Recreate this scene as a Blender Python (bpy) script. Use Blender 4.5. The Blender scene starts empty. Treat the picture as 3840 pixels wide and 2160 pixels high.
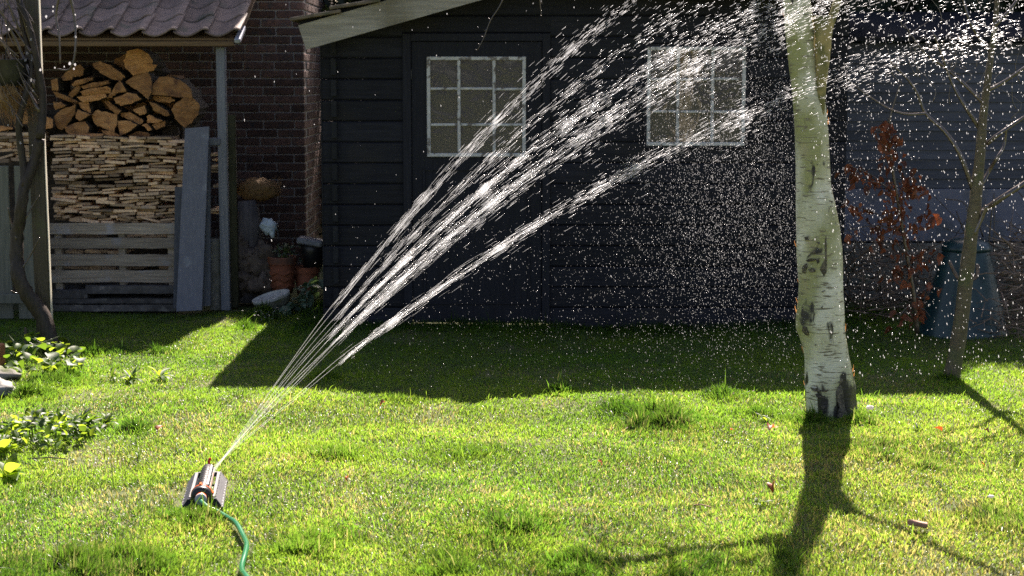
import bpy, math, random
import numpy as np
from mathutils import Vector, Matrix, noise as mnoise

random.seed(7)
rng = np.random.default_rng(7)
R = math.radians
sc = bpy.context.scene
col = sc.collection

# ------------------------------------------------------------------ camera, sky, sun, exposure
CAM_H, FPX = 1.7, 6400.0                       # eye height, focal length in photo pixels (3840 wide)
PITCH = math.atan(782.0 / FPX)
cam_d = bpy.data.cameras.new('camera')
cam_d.sensor_width = 36.0
cam_d.lens = 36.0 * FPX / 3840.0
cam_d.clip_start = 0.1
cam_d.clip_end = 2000.0
cam_d.dof.use_dof = True
cam_d.dof.focus_distance = 8.2
cam_d.dof.aperture_fstop = 4.5
cam = bpy.data.objects.new('camera', cam_d)
col.objects.link(cam)
cam.location = (0, 0, CAM_H)
cam.rotation_euler = (math.pi / 2 - PITCH, 0, 0)
sc.camera = cam

SUN_EL, SUN_AZ = R(46.0), R(6.5)               # behind the shed, a little to the right
world = bpy.data.worlds.new('World')
sc.world = world
world.use_nodes = True
wn = world.node_tree.nodes
sky = wn.new('ShaderNodeTexSky')
sky.sky_type = 'NISHITA'
sky.sun_disc = False
sky.sun_elevation = SUN_EL
sky.sun_rotation = SUN_AZ
sky.air_density = 1.0
sky.dust_density = 2.0
sky.ozone_density = 1.0
wn['Background'].inputs['Strength'].default_value = 0.05
world.node_tree.links.new(sky.outputs[0], wn['Background'].inputs['Color'])

sun_d = bpy.data.lights.new('sun', 'SUN')
sun_d.energy = 5.0
sun_d.angle = R(0.53)
sun_d.color = (1.0, 0.95, 0.86)
sun = bpy.data.objects.new('sun', sun_d)
col.objects.link(sun)
SUN_DIR = Vector((math.sin(SUN_AZ) * math.cos(SUN_EL), math.cos(SUN_AZ) * math.cos(SUN_EL), math.sin(SUN_EL)))
sun.rotation_euler = (-SUN_DIR).to_track_quat('-Z', 'Y').to_euler()
sun.location = SUN_DIR * 40

sc.view_settings.view_transform = 'Standard'
sc.view_settings.look = 'None'
sc.view_settings.gamma = 1.0
sc.view_settings.use_curve_mapping = False
sc.view_settings.exposure = 1.75
sc.view_settings.use_white_balance = True
sc.view_settings.white_balance_temperature = 6950
sc.view_settings.white_balance_tint = 19.0
sc.cycles.max_bounces = 8
sc.cycles.transparent_max_bounces = 24
sc.cycles.use_denoising = False
sc.cycles.sample_clamp_indirect = 6.0

# ------------------------------------------------------------------ photo pixel -> place
_cp, _sp = math.cos(PITCH), math.sin(PITCH)
def ray(px, py):
    xr, yr = (px - 1920.0) / FPX, (1080.0 - py) / FPX
    return Vector((xr, _cp + yr * _sp, -_sp + yr * _cp))
def P(px, py, Y):
    d = ray(px, py)
    t = Y / d.y
    return Vector((d.x * t, Y, CAM_H + d.z * t))
def G(px, py, z=0.0):
    d = ray(px, py)
    t = (z - CAM_H) / d.z
    return Vector((d.x * t, d.y * t, z))
def proj(x, y, z):
    dz = z - CAM_H
    dep = y * _cp - dz * _sp
    return 1920 + FPX * x / dep, 1080 - FPX * (y * _sp + dz * _cp) / dep
def sc_at(Y):
    return FPX / Y

# ------------------------------------------------------------------ mesh helpers
ORG = {}
class MB:
    def __init__(s):
        s.v, s.f = [], []
    def add(s, vs, fs):
        n = len(s.v)
        s.v += [tuple(v) for v in vs]
        s.f += [tuple(i + n for i in f) for f in fs]
        return s
    def box(s, c, size, rot=None, jit=0.0):
        hx, hy, hz = size[0] / 2, size[1] / 2, size[2] / 2
        vs = []
        for k in range(8):
            p = Vector((hx if k & 1 else -hx, hy if k & 2 else -hy, hz if k & 4 else -hz))
            if jit:
                p += Vector((random.uniform(-jit, jit), random.uniform(-jit, jit), random.uniform(-jit, jit)))
            if rot is not None:
                p = rot @ p
            vs.append(p + Vector(c))
        return s.add(vs, [(0, 2, 3, 1), (4, 5, 7, 6), (0, 1, 5, 4), (2, 6, 7, 3), (0, 4, 6, 2), (1, 3, 7, 5)])
    def bbox(s, c, size, b=0.003, rot=None):
        """box with bevelled long edges: octagon section in XZ, length in Y chamfered too"""
        hx, hy, hz = size[0] / 2, size[1] / 2, size[2] / 2
        b = min(b, hx * .45, hy * .45, hz * .45)
        def ring(y, k):
            a, e = hx - k, hz - k
            return [(a - b, y, -e), (a, y, -e + b), (a, y, e - b), (a - b, y, e), (-a + b, y, e), (-a, y, e - b), (-a, y, -e + b), (-a + b, y, -e)]
        vs = ring(-hy, b) + ring(-hy + b, 0) + ring(hy - b, 0) + ring(hy, b)
        fs = []
        for r in range(3):
            for i in range(8):
                j = (i + 1) % 8
                fs.append((r * 8 + i, r * 8 + i + 8, r * 8 + j + 8, r * 8 + j))
        fs.append(tuple(range(8)))
        fs.append(tuple(range(31, 23, -1)))
        out = []
        for v in vs:
            p = Vector(v)
            if rot is not None:
                p = rot @ p
            out.append(p + Vector(c))
        return s.add(out, fs)
    def prism(s, poly, d):
        """poly: list of Vectors (front outline, seen from -d), extruded along vector d"""
        n = len(poly)
        vs = [Vector(p) for p in poly] + [Vector(p) + Vector(d) for p in poly]
        fs = [tuple(range(n)), tuple(range(2 * n - 1, n - 1, -1))]
        fs += [((i + 1) % n, i, n + i, n + (i + 1) % n) for i in range(n)]
        return s.add(vs, fs)
    def tube(s, pts, rad, seg=8, cap=True, wob=0.0):
        pts = [Vector(p) for p in pts]
        n = len(pts)
        if not hasattr(rad, '__len__'):
            rad = [rad] * n
        t0 = (pts[1] - pts[0]).normalized()
        up = Vector((0, 0, 1)) if abs(t0.z) < .9 else Vector((1, 0, 0))
        a = t0.cross(up).normalized()
        vs, fs = [], []
        for i in range(n):
            t = (pts[min(i + 1, n - 1)] - pts[max(i - 1, 0)]).normalized()
            a = (a - t * a.dot(t)).normalized()
            b = t.cross(a)
            for k in range(seg):
                an = 2 * math.pi * k / seg
                r = rad[i] * (1 + (random.uniform(-wob, wob) if wob else 0))
                vs.append(pts[i] + (a * math.cos(an) + b * math.sin(an)) * r)
        for i in range(n - 1):
            for k in range(seg):
                k2 = (k + 1) % seg
                fs.append((i * seg + k, i * seg + k2, (i + 1) * seg + k2, (i + 1) * seg + k))
        if cap:
            fs.append(tuple(range(seg - 1, -1, -1)))
            fs.append(tuple(range((n - 1) * seg, n * seg)))
        return s.add(vs, fs)
    def lathe(s, prof, c=(0, 0, 0), seg=24, rot=None, closed=False):
        """prof: (radius, z) list"""
        vs, fs = [], []
        for r, z in prof:
            for k in range(seg):
                an = 2 * math.pi * k / seg
                p = Vector((r * math.cos(an), r * math.sin(an), z))
                if rot is not None:
                    p = rot @ p
                vs.append(p + Vector(c))
        m = len(prof)
        for i in range(m - 1):
            for k in range(seg):
                k2 = (k + 1) % seg
                fs.append((i * seg + k, i * seg + k2, (i + 1) * seg + k2, (i + 1) * seg + k))
        if prof[0][0] > 1e-4:
            fs.append(tuple(range(seg - 1, -1, -1)))
        if prof[-1][0] > 1e-4:
            fs.append(tuple(range((m - 1) * seg, m * seg)))
        return s.add(vs, fs)
    def mesh(s, name, org=(0, 0, 0), smooth=False):
        me = bpy.data.meshes.new(name)
        o = Vector(org)
        me.from_pydata([tuple(Vector(v) - o) for v in s.v], [], s.f)
        if smooth:
            me.polygons.foreach_set('use_smooth', [True] * len(me.polygons))
        me.update()
        return me
    def build(s, name, mat, parent=None, smooth=False, org=None):
        if org is None:
            org = ORG[parent] if parent is not None else Vector((0, 0, 0))
        me = s.mesh(name, org, smooth)
        return put(name, me, mat, parent, org=org, top_loc=None if parent is not None else org)

def put(name, me, mat, parent=None, org=(0, 0, 0), top_loc=None):
    if mat is not None and len(me.materials) == 0:
        me.materials.append(mat)
    o = bpy.data.objects.new(name, me)
    col.objects.link(o)
    if parent is not None:
        o.parent = parent
        ORG[o] = Vector(org)
    else:
        o.location = top_loc if top_loc is not None else (0, 0, 0)
        ORG[o] = Vector(org)
    return o

def piece(name, me, parent, loc, rot=None, scale=None):
    """one more object sharing mesh data, placed at a world location under a thing or part"""
    o = bpy.data.objects.new(name, me)
    col.objects.link(o)
    o.parent = parent
    o.location = Vector(loc) - ORG[parent]
    if rot is not None:
        o.rotation_euler = rot
    if scale is not None:
        o.scale = scale
    ORG[o] = Vector(loc)
    return o

def tag(o, label=None, cat=None, group=None, kind=None):
    if label: o['label'] = label
    if cat: o['category'] = cat
    if group: o['group'] = group
    if kind: o['kind'] = kind
    return o

def thing(name, loc, label, cat, group=None):
    e = bpy.data.objects.new(name, None)
    e.empty_display_size = 0.1
    col.objects.link(e)
    e.location = loc
    ORG[e] = Vector(loc)
    return tag(e, label, cat, group)

def single(mb, name, mat, loc, label, cat, group=None, smooth=False):
    return tag(mb.build(name, mat, None, smooth, org=Vector(loc)), label, cat, group)

# ------------------------------------------------------------------ materials
def mat(name, c1, c2=None, scale=8.0, rough=0.6, bump=0.0, bscale=None, stretch=(1, 1, 1), rand=0.12, spec=0.4,
        contrast=(0.35, 0.65), c3=None, c3scale=2.0, c3range=(0.55, 0.7), metallic=0.0, trans=0.0, transcol=None, detail=5.0, roughvar=0.0):
    m = bpy.data.materials.new(name)
    m.use_nodes = True
    nt = m.node_tree
    N, L = nt.nodes, nt.links
    bs = N['Principled BSDF']
    tc = N.new('ShaderNodeTexCoord')
    oi = N.new('ShaderNodeObjectInfo')
    mul = N.new('ShaderNodeVectorMath'); mul.operation = 'SCALE'
    cmb = N.new('ShaderNodeCombineXYZ')
    for k in range(3):
        L.new(oi.outputs['Random'], cmb.inputs[k])
    L.new(cmb.outputs[0], mul.inputs[0]); mul.inputs['Scale'].default_value = 37.0
    add = N.new('ShaderNodeVectorMath'); add.operation = 'ADD'
    L.new(tc.outputs['Object'], add.inputs[0]); L.new(mul.outputs[0], add.inputs[1])
    mp = N.new('ShaderNodeMapping'); mp.inputs['Scale'].default_value = stretch
    L.new(add.outputs[0], mp.inputs['Vector'])
    nz = N.new('ShaderNodeTexNoise'); nz.inputs['Scale'].default_value = scale; nz.inputs['Detail'].default_value = detail
    nz.inputs['Roughness'].default_value = 0.62
    L.new(mp.outputs[0], nz.inputs['Vector'])
    mr = N.new('ShaderNodeMapRange'); mr.inputs[1].default_value = contrast[0]; mr.inputs[2].default_value = contrast[1]
    L.new(nz.outputs['Fac'], mr.inputs[0])
    mx = N.new('ShaderNodeMix'); mx.data_type = 'RGBA'
    mx.inputs[6].default_value = (*c1, 1); mx.inputs[7].default_value = (*(c2 or c1), 1)
    L.new(mr.outputs[0], mx.inputs[0])
    out = mx.outputs[2]
    if c3 is not None:
        n3 = N.new('ShaderNodeTexNoise'); n3.inputs['Scale'].default_value = c3scale; n3.inputs['Detail'].default_value = 4.0
        L.new(add.outputs[0], n3.inputs['Vector'])
        m3 = N.new('ShaderNodeMapRange'); m3.inputs[1].default_value = c3range[0]; m3.inputs[2].default_value = c3range[1]
        L.new(n3.outputs['Fac'], m3.inputs[0])
        x3 = N.new('ShaderNodeMix'); x3.data_type = 'RGBA'
        L.new(m3.outputs[0], x3.inputs[0]); L.new(out, x3.inputs[6]); x3.inputs[7].default_value = (*c3, 1)
        out = x3.outputs[2]
    if rand:
        hv = N.new('ShaderNodeHueSaturation')
        rr = N.new('ShaderNodeMapRange'); rr.inputs[3].default_value = 1 - rand * 2; rr.inputs[4].default_value = 1 + rand * 2
        L.new(oi.outputs['Random'], rr.inputs[0]); L.new(rr.outputs[0], hv.inputs['Value'])
        L.new(out, hv.inputs['Color'])
        out = hv.outputs[0]
    L.new(out, bs.inputs['Base Color'])
    bs.inputs['Roughness'].default_value = rough
    if roughvar:
        rv = N.new('ShaderNodeMapRange'); rv.inputs[3].default_value = rough - roughvar; rv.inputs[4].default_value = rough + roughvar
        L.new(nz.outputs['Fac'], rv.inputs[0]); L.new(rv.outputs[0], bs.inputs['Roughness'])
    bs.inputs['Specular IOR Level'].default_value = spec
    bs.inputs['Metallic'].default_value = metallic
    if bump:
        nb = nz
        if bscale:
            nb = N.new('ShaderNodeTexNoise'); nb.inputs['Scale'].default_value = bscale; nb.inputs['Detail'].default_value = 6.0
            L.new(mp.outputs[0], nb.inputs['Vector'])
        bp = N.new('ShaderNodeBump'); bp.inputs['Strength'].default_value = bump; bp.inputs['Distance'].default_value = 0.01
        L.new(nb.outputs['Fac'], bp.inputs['Height']); L.new(bp.outputs[0], bs.inputs['Normal'])
    if trans:
        tr = N.new('ShaderNodeBsdfTranslucent')
        if transcol:
            hs = N.new('ShaderNodeHueSaturation'); hs.inputs['Color'].default_value = (*transcol, 1)
            if rand:
                L.new(rr.outputs[0], hs.inputs['Value'])
            L.new(hs.outputs[0], tr.inputs['Color'])
        else:
            L.new(out, tr.inputs['Color'])
        ms = N.new('ShaderNodeMixShader'); ms.inputs[0].default_value = trans
        L.new(bs.outputs[0], ms.inputs[1]); L.new(tr.outputs[0], ms.inputs[2])
        L.new(ms.outputs[0], N['Material Output'].inputs['Surface'])
    return m

def wood(name, c1, c2, axis=0, scale=6.0, rough=.7, bump=.35, rand=.12, **k):
    st = [14, 14, 14]; st[axis] = 0.8
    return mat(name, c1, c2, scale, rough, bump, None, tuple(st), rand, **k)

def water_mat(name, clear, rough=.18):
    m = bpy.data.materials.new(name); m.use_nodes = True
    N, L = m.node_tree.nodes, m.node_tree.links
    N.remove(N['Principled BSDF'])
    tr = N.new('ShaderNodeBsdfTranslucent'); tr.inputs['Color'].default_value = (.93, .96, 1, 1)
    gl = N.new('ShaderNodeBsdfGlossy'); gl.inputs['Color'].default_value = (1, 1, 1, 1); gl.inputs['Roughness'].default_value = rough
    tp = N.new('ShaderNodeBsdfTransparent')
    m1 = N.new('ShaderNodeMixShader'); m1.inputs[0].default_value = .25
    L.new(tr.outputs[0], m1.inputs[1]); L.new(gl.outputs[0], m1.inputs[2])
    m2 = N.new('ShaderNodeMixShader'); m2.inputs[0].default_value = clear
    L.new(m1.outputs[0], m2.inputs[1]); L.new(tp.outputs[0], m2.inputs[2])
    L.new(m2.outputs[0], N['Material Output'].inputs['Surface'])
    return m

def logface_mat():
    m = mat('split_log_face', (.46, .205, .072), (.68, .34, .13), 9, .8, .5, None, (1, .3, 4), .14, c3=(.26, .12, .06), c3scale=10)
    N, L = m.node_tree.nodes, m.node_tree.links
    tc = next(n for n in N if n.type == 'TEX_COORD'); bs = N['Principled BSDF']
    mp = N.new('ShaderNodeMapping'); mp.inputs['Location'].default_value = (.03, 0, -.02); L.new(tc.outputs['Object'], mp.inputs[0])
    wv = N.new('ShaderNodeTexWave'); wv.wave_type = 'RINGS'; wv.rings_direction = 'Y'; wv.inputs['Scale'].default_value = 22; wv.inputs['Distortion'].default_value = 5; wv.inputs['Detail'].default_value = 4; wv.inputs['Detail Scale'].default_value = 2
    L.new(mp.outputs[0], wv.inputs['Vector'])
    cr = N.new('ShaderNodeTexNoise'); cr.inputs['Scale'].default_value = 40; cr.inputs['Detail'].default_value = 6; L.new(tc.outputs['Object'], cr.inputs['Vector'])
    ml = N.new('ShaderNodeMath'); ml.operation = 'MULTIPLY'; L.new(wv.outputs['Fac'], ml.inputs[0]); L.new(cr.outputs['Fac'], ml.inputs[1])
    rg = N.new('ShaderNodeMapRange'); rg.inputs[1].default_value = .0; rg.inputs[2].default_value = .5; rg.inputs[3].default_value = .62; rg.inputs[4].default_value = 1.08; L.new(ml.outputs[0], rg.inputs[0])
    src = bs.inputs['Base Color'].links[0].from_socket
    hv = N.new('ShaderNodeHueSaturation'); L.new(src, hv.inputs['Color']); L.new(rg.outputs[0], hv.inputs['Value']); L.new(hv.outputs[0], bs.inputs['Base Color'])
    return m
M = {}
M['shed'] = wood('black_stained_wood', (.0085, .0092, .0145), (.019, .020, .028), 0, 5, .68, .5, .14, spec=.25, c3=(.028, .025, .023), c3scale=2.2, c3range=(.56, .8))
M['shed_v'] = wood('black_stained_upright', (.0105, .0112, .017), (.018, .019, .027), 2, 5, .7, .3, .06, spec=.25)
M['log_end'] = mat('black_end_grain', (.008, .009, .012), (.016, .017, .02), 40, .8, .3)
M['barge'] = wood('weathered_board', (.25, .225, .18), (.44, .40, .33), 0, 4, .75, .7, .05, c3=(.17, .145, .09), c3scale=3.0, c3range=(.5, .75))
M['roof_slab'] = mat('mossy_roof_tile', (.10, .075, .05), (.20, .15, .10), 14, .55, .7, c3=(.07, .075, .03), c3scale=9)
M['sash'] = mat('flaking_white_paint', (.50, .49, .485), (.66, .65, .645), 30, .6, .5, c3=(.2, .175, .16), c3scale=26, c3range=(.52, .62), rand=.03)
M['brick'] = mat('dark_brown_brick', (.11, .064, .053), (.175, .097, .08), 22, .85, .7, rand=.2, c3=(.09, .075, .075), c3scale=14)
M['mortar'] = mat('grey_mortar', (.30, .265, .25), (.39, .355, .33), 30, .95, .6, rand=0)
M['pantile'] = mat('weathered_clay_tile', (.155, .112, .095), (.25, .185, .158), 16, .75, .5, rand=.13, c3=(.09, .09, .07), c3scale=8)
M['beam'] = wood('orange_brown_beam', (.14, .085, .04), (.22, .13, .06), 0)
M['greypost'] = wood('grey_painted_post', (.15, .16, .185), (.23, .24, .27), 2, 5, .6, .25)
M['greyboard'] = wood('grey_blue_board', (.14, .146, .18), (.185, .192, .23), 2, 5, .6, .22, c3=(.30, .32, .36), c3scale=6, c3range=(.62, .75))
M['darkboard'] = wood('dark_grey_board', (.07, .075, .09), (.11, .115, .13), 2)
M['olivepost'] = wood('olive_post', (.05, .048, .022), (.09, .085, .04), 2)
M['pallet'] = wood('pallet_wood', (.225, .18, .138), (.39, .325, .255), 0, 5, .85, .5, .14, c3=(.32, .295, .29), c3scale=7)
M['kindle'] = wood('kindling_wood', (.50, .31, .175), (.78, .55, .345), 1, 5, .8, .4, .30, c3=(.46, .34, .25), c3scale=10)
M['logface'] = logface_mat()
M['bark'] = mat('log_bark', (.05, .04, .03), (.12, .09, .065), 30, .9, .9)
M['slab'] = mat('stacked_slab_stone', (.06, .055, .055), (.12, .11, .105), 18, .85, .6, rand=.1, c3=(.26, .24, .22), c3scale=14, c3range=(.58, .75))
M['panel'] = wood('green_grey_panel', (.11, .115, .09), (.175, .175, .14), 2, 4, .75, .3, .08)
M['post'] = wood('old_fence_post', (.028, .021, .015), (.062, .047, .03), 2, 5, .4, .5, .05, spec=.5, c3=(.05, .052, .022), c3scale=8)
M['vinebark'] = mat('vine_bark', (.020, .015, .011), (.052, .037, .028), 20, .55, .9, None, (3, 3, .6), .05)
M['twig'] = mat('wet_twig', (.05, .035, .025), (.11, .075, .055), 20, .22, .4, rand=.1, spec=.8)
M['straw'] = mat('coir_straw', (.28, .16, .07), (.42, .26, .12), 30, .8, .5, trans=.3)
M['blackplastic'] = mat('black_plastic', (.012, .012, .013), (.022, .022, .024), 30, .38, .12, rand=0, spec=.5)
M['birch'] = None
M['sapling'] = mat('sapling_bark', (.075, .062, .036), (.13, .11, .068), 24, .6, .5, None, (1, 1, 3), .03, c3=(.085, .095, .04), c3scale=7)
M['branch'] = mat('glossy_branch', (.05, .04, .034), (.09, .07, .058), 24, .16, .25, rand=.05, spec=1.0)
M['redleaf'] = mat('dry_copper_leaf', (.14, .055, .03), (.25, .10, .055), 12, .5, .2, trans=.4, transcol=(.46, .115, .042), rand=.25, spec=.3)
M['teal'] = mat('teal_plastic', (.007, .034, .040), (.010, .046, .053), 6, .36, .08, rand=0, spec=.6, roughvar=.1)
M['lap'] = wood('slate_grey_lap', (.062, .066, .088), (.10, .105, .13), 0, 4, .6, .3, .1)
M['palepanel'] = mat('pale_blue_panel', (.145, .15, .20), (.205, .21, .265), 4, .7, .1, c3=(.10, .11, .12), c3scale=3, rand=0)
M['brush'] = mat('dry_brush', (.10, .07, .05), (.22, .16, .12), 20, .7, .4, rand=.1)
M['conifer'] = mat('conifer_leaf', (.012, .02, .010), (.03, .042, .018), 9, .6, .2, trans=.15, transcol=(.03, .05, .015))
M['conetrunk'] = mat('conifer_trunk', (.04, .03, .02), (.08, .06, .04), 20, .9, .8)
M['leaf'] = mat('fresh_leaf', (.028, .080, .012), (.055, .13, .018), 14, .55, .25, trans=.52, transcol=(.38, .54, .035), rand=.2, spec=.45)
M['darkleaf'] = mat('dark_leaf', (.014, .045, .012), (.03, .075, .017), 14, .55, .25, trans=.3, transcol=(.20, .36, .025), rand=.2, spec=.45)
M['greyleaf'] = mat('grey_green_leaf', (.07, .115, .075), (.12, .18, .12), 10, .5, .2, trans=.25, transcol=(.12, .2, .06), rand=.15)
M['stem'] = mat('green_stem', (.05, .08, .02), (.09, .13, .03), 20, .5)
M['terracotta'] = mat('terracotta', (.20, .062, .03), (.30, .10, .05), 10, .8, .3, rand=.05, c3=(.13, .07, .05), c3scale=6)
M['stone'] = mat('pale_stone', (.24, .24, .225), (.38, .37, .35), 16, .85, .6, rand=.08, c3=(.15, .15, .13), c3scale=7)
M['oldstone'] = mat('mossy_stone', (.12, .115, .10), (.22, .21, .18), 14, .9, .7, c3=(.07, .085, .03), c3scale=6)
M['drift'] = mat('stump_wood', (.075, .055, .045), (.17, .13, .105), 16, .85, 1.0, None, (2, 2, .7), .1)
M['greystump'] = mat('grey_dead_wood', (.09, .08, .085), (.15, .13, .135), 10, .85, .8, None, (3, 3, .6), .05)
M['whitecloth'] = mat('pale_blue_plastic_bag', (.42, .50, .56), (.52, .60, .66), 7, .5, .4)
M['bowl'] = mat('stone_trough', (.36, .36, .35), (.5, .5, .48), 20, .8, .5, c3=(.18, .17, .13), c3scale=8)
M['slategrey'] = mat('grey_lid', (.22, .23, .26), (.32, .33, .36), 10, .6, .2)
M['grey'] = mat('grey_plastic', (.075, .077, .082), (.105, .107, .112), 20, .55, .06, rand=0, spec=.5)
M['orange'] = mat('orange_plastic', (.80, .12, .02), (.85, .16, .03), 20, .35, .04, rand=0)
M['red'] = mat('red_plastic', (.62, .02, .015), (.68, .03, .02), 20, .35, .04, rand=0)
M['silver'] = mat('silver_plastic', (.45, .46, .47), (.55, .56, .57), 20, .3, .04, rand=0)
M['hose'] = mat('green_hose', (.003, .13, .05), (.005, .165, .063), 12, .28, .05, rand=0, spec=.6)
M['navy'] = mat('navy_plastic', (.016, .018, .04), (.022, .025, .05), 20, .35, .05, rand=0)
M['drop'] = water_mat('water_drop', .79)
M['mist'] = water_mat('fine_water_drop', .85)
M['stream'] = water_mat('water_stream', .85, .12)
M['petal'] = mat('white_petal', (.75, .73, .7), (.82, .8, .78), 10, .6, 0, trans=.4, rand=.05)
M['fallen'] = mat('fallen_leaf', (.28, .055, .02), (.42, .11, .035), 20, .5, .3, trans=.35, transcol=(.6, .13, .03), rand=.15)
M['woodchip'] = wood('broken_bark_chip', (.33, .16, .10), (.5, .28, .19), 0)
M['rust'] = mat('rusty_brick', (.26, .09, .04), (.36, .15, .07), 16, .85, .6)
# ------------------------------------------------------------------ ground and grass
def vnoise(x, y, s, seed):
    r = np.random.default_rng(seed)
    g = r.random((96, 96))
    u, v = x * s + 40.3, y * s + 21.7
    i, j = np.floor(u).astype(int), np.floor(v).astype(int)
    fu, fv = u - i, v - j
    fu = fu * fu * (3 - 2 * fu); fv = fv * fv * (3 - 2 * fv)
    i0, i1, j0, j1 = i % 96, (i + 1) % 96, j % 96, (j + 1) % 96
    return (g[i0, j0] * (1 - fu) + g[i1, j0] * fu) * (1 - fv) + (g[i0, j1] * (1 - fu) + g[i1, j1] * fu) * fv

def gh(x, y):
    x = np.asarray(x, float); y = np.asarray(y, float)
    near = np.clip(1 - np.maximum(np.abs(x) - 8, 0) / 4, 0, 1) * np.clip(1 - np.maximum(np.abs(y - 9) - 7, 0) / 4, 0, 1)
    h = (vnoise(x, y, .9, 1) - .5) * .045 + (vnoise(x, y, 2.6, 2) - .5) * .03 + (vnoise(x, y, 7.0, 3) - .5) * .014
    return h * near

xs = np.concatenate([[-300, -60, -20, -10], np.arange(-7, 7.01, .09), [10, 20, 60, 300]])
ys = np.concatenate([[-300, -60, -10, 0, 3], np.arange(4.5, 16.01, .09), [20, 40, 100, 300]])
gx, gy = np.meshgrid(xs, ys)
gz = gh(gx, gy)
nv = [tuple(p) for p in np.stack([gx.ravel(), gy.ravel(), gz.ravel()], 1)]
W = len(xs)
nf = [(j * W + i, j * W + i + 1, (j + 1) * W + i + 1, (j + 1) * W + i) for j in range(len(ys) - 1) for i in range(W - 1)]
mb = MB(); mb.v, mb.f = nv, nf
M['soil'] = mat('lawn_soil', (.045, .065, .014), (.095, .11, .03), 26, .95, .6, rand=0, c3=(.13, .115, .055), c3scale=3.5, c3range=(.5, .7))
ground = mb.build('ground', M['soil'], None, True)
tag(ground, kind='structure')

def grass_material():
    m = bpy.data.materials.new('grass_blade'); m.use_nodes = True
    N, L = m.node_tree.nodes, m.node_tree.links
    bs = N['Principled BSDF']
    at = N.new('ShaderNodeAttribute'); at.attribute_name = 'blade'
    L.new(at.outputs['Color'], bs.inputs['Base Color'])
    bs.inputs['Roughness'].default_value = .36
    bs.inputs['Specular IOR Level'].default_value = .4
    tr = N.new('ShaderNodeBsdfTranslucent')
    # light that comes through a blade is yellower than light that bounces off it
    mc = N.new('ShaderNodeMix'); mc.data_type = 'RGBA'; mc.blend_type = 'MULTIPLY'; mc.inputs[0].default_value = 1
    L.new(at.outputs['Color'], mc.inputs[6]); mc.inputs[7].default_value = (5.9, 5.85, 3.5, 1)
    L.new(mc.outputs[2], tr.inputs['Color'])
    ms = N.new('ShaderNodeMixShader'); ms.inputs[0].default_value = .5
    L.new(bs.outputs[0], ms.inputs[1]); L.new(tr.outputs[0], ms.inputs[2])
    L.new(ms.outputs[0], N['Material Output'].inputs['Surface'])
    return m
M['grass'] = grass_material()

# tall tufts: photo pixel of the root, radius (m), extra length
TUFTS = [(2470, 1590, .22, 1.5), (2330, 1560, .15, .9), (2600, 1580, .14, 1.0), (330, 2140, .24, 1.7), (520, 2120, .16, 1.2), (80, 2150, .2, 1.2),
         (985, 1195, .13, 1.5), (920, 1240, .12, 1.0), (230, 1420, .2, 1.2), (100, 1480, .16, 1.3), (510, 1600, .09, 1.4), (1230, 1430, .09, 1.2),
         (1500, 1490, .12, .8), (2700, 1500, .10, .9), (2850, 1560, .1, .8), (3050, 1600, .12, 1.1), (3230, 1600, .1, .9), (3550, 1440, .1, 1.2),
         (1900, 1990, .22, .7), (1250, 1700, .2, .6), (2900, 2110, .2, .8), (2650, 2140, .16, 1.0), (3300, 1710, .2, .7), (3500, 1760, .15, .6),
         (740, 1960, .12, 1.2), (660, 1930, .08, 1.0), (820, 1930, .08, .7), (1150, 2050, .2, .7), (1750, 1700, .2, .5), (2100, 1480, .1, .9),
         (600, 1330, .1, .8), (450, 1330, .1, .8), (350, 1330, .1, .9), (1700, 2140, .2, .8), (2150, 2120, .18, .9), (3750, 1950, .2, .6)]
def grass_points(n, x0, x1, y0, y1):
    """uniform over the trapezoid of lawn in view (plus a margin), a little denser close by"""
    y = y0 + (y1 - y0) * rng.random(n) ** 1.12
    half = .33 * y + .65
    x = (rng.random(n) * 2 - 1) * half
    return x, y
NB = 740000
bx, by = grass_points(NB, 0, 0, 5.3, 13.0)
ex_x, ex_y = [], []
for (px, py, rad, ex) in TUFTS:              # tufts stand denser as well as taller
    g = G(px, py); k_ = int(9000 * rad * rad * 10 * ex / 1.2)
    ex_x.append(g.x + rng.normal(0, rad * .5, k_)); ex_y.append(g.y + rng.normal(0, rad * .6, k_))
bx = np.concatenate([bx] + ex_x); by = np.concatenate([by] + ex_y); NB = len(bx)
print('blades', NB)
keep = ~((by > 11.62) & (bx > -1.32) & (bx < 2.3))
keep &= ~((by > 12.42) & (bx < -1.95))
keep &= ~((by > 12.75))
dirt = np.clip((bx - 2.6) * 1.3, 0, 1) * np.clip((by - 10.6) * 1.5, 0, 1)
keep &= rng.random(NB) > dirt * .95
thin = np.clip((vnoise(bx, by, 3.2, 11) - .62) * 3.2, 0, 1)           # worn patches with less grass
keep &= rng.random(NB) > thin * .55
bx, by, thin = bx[keep], by[keep], thin[keep]
NB = len(bx)
clump = vnoise(bx, by, 5.5, 4) * .5 + vnoise(bx, by, 14, 5) * .5
broad = vnoise(bx, by, 1.3, 6)
ln = .012 + .014 * clump ** 1.5 + .008 * broad + .010 * rng.random(NB)
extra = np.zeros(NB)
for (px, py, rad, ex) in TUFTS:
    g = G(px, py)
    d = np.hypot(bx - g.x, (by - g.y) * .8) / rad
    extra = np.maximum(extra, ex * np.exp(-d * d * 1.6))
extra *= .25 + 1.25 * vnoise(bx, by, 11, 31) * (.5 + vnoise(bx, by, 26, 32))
edge = np.exp(-np.maximum(11.55 - by, 0) * 5) * ((bx > -1.5) & (bx < 2.4))   # uncut along the shed
extra = np.maximum(extra, edge * 1.0)
ln *= (1 + extra * (.9 + 1.1 * rng.random(NB)))
spk_c = G(769, 1854)
ln *= 1 - .55 * ((np.abs(bx - spk_c.x) < .10) & (np.abs(by - spk_c.y) < .28))       # pressed down under the sprinkler
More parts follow.
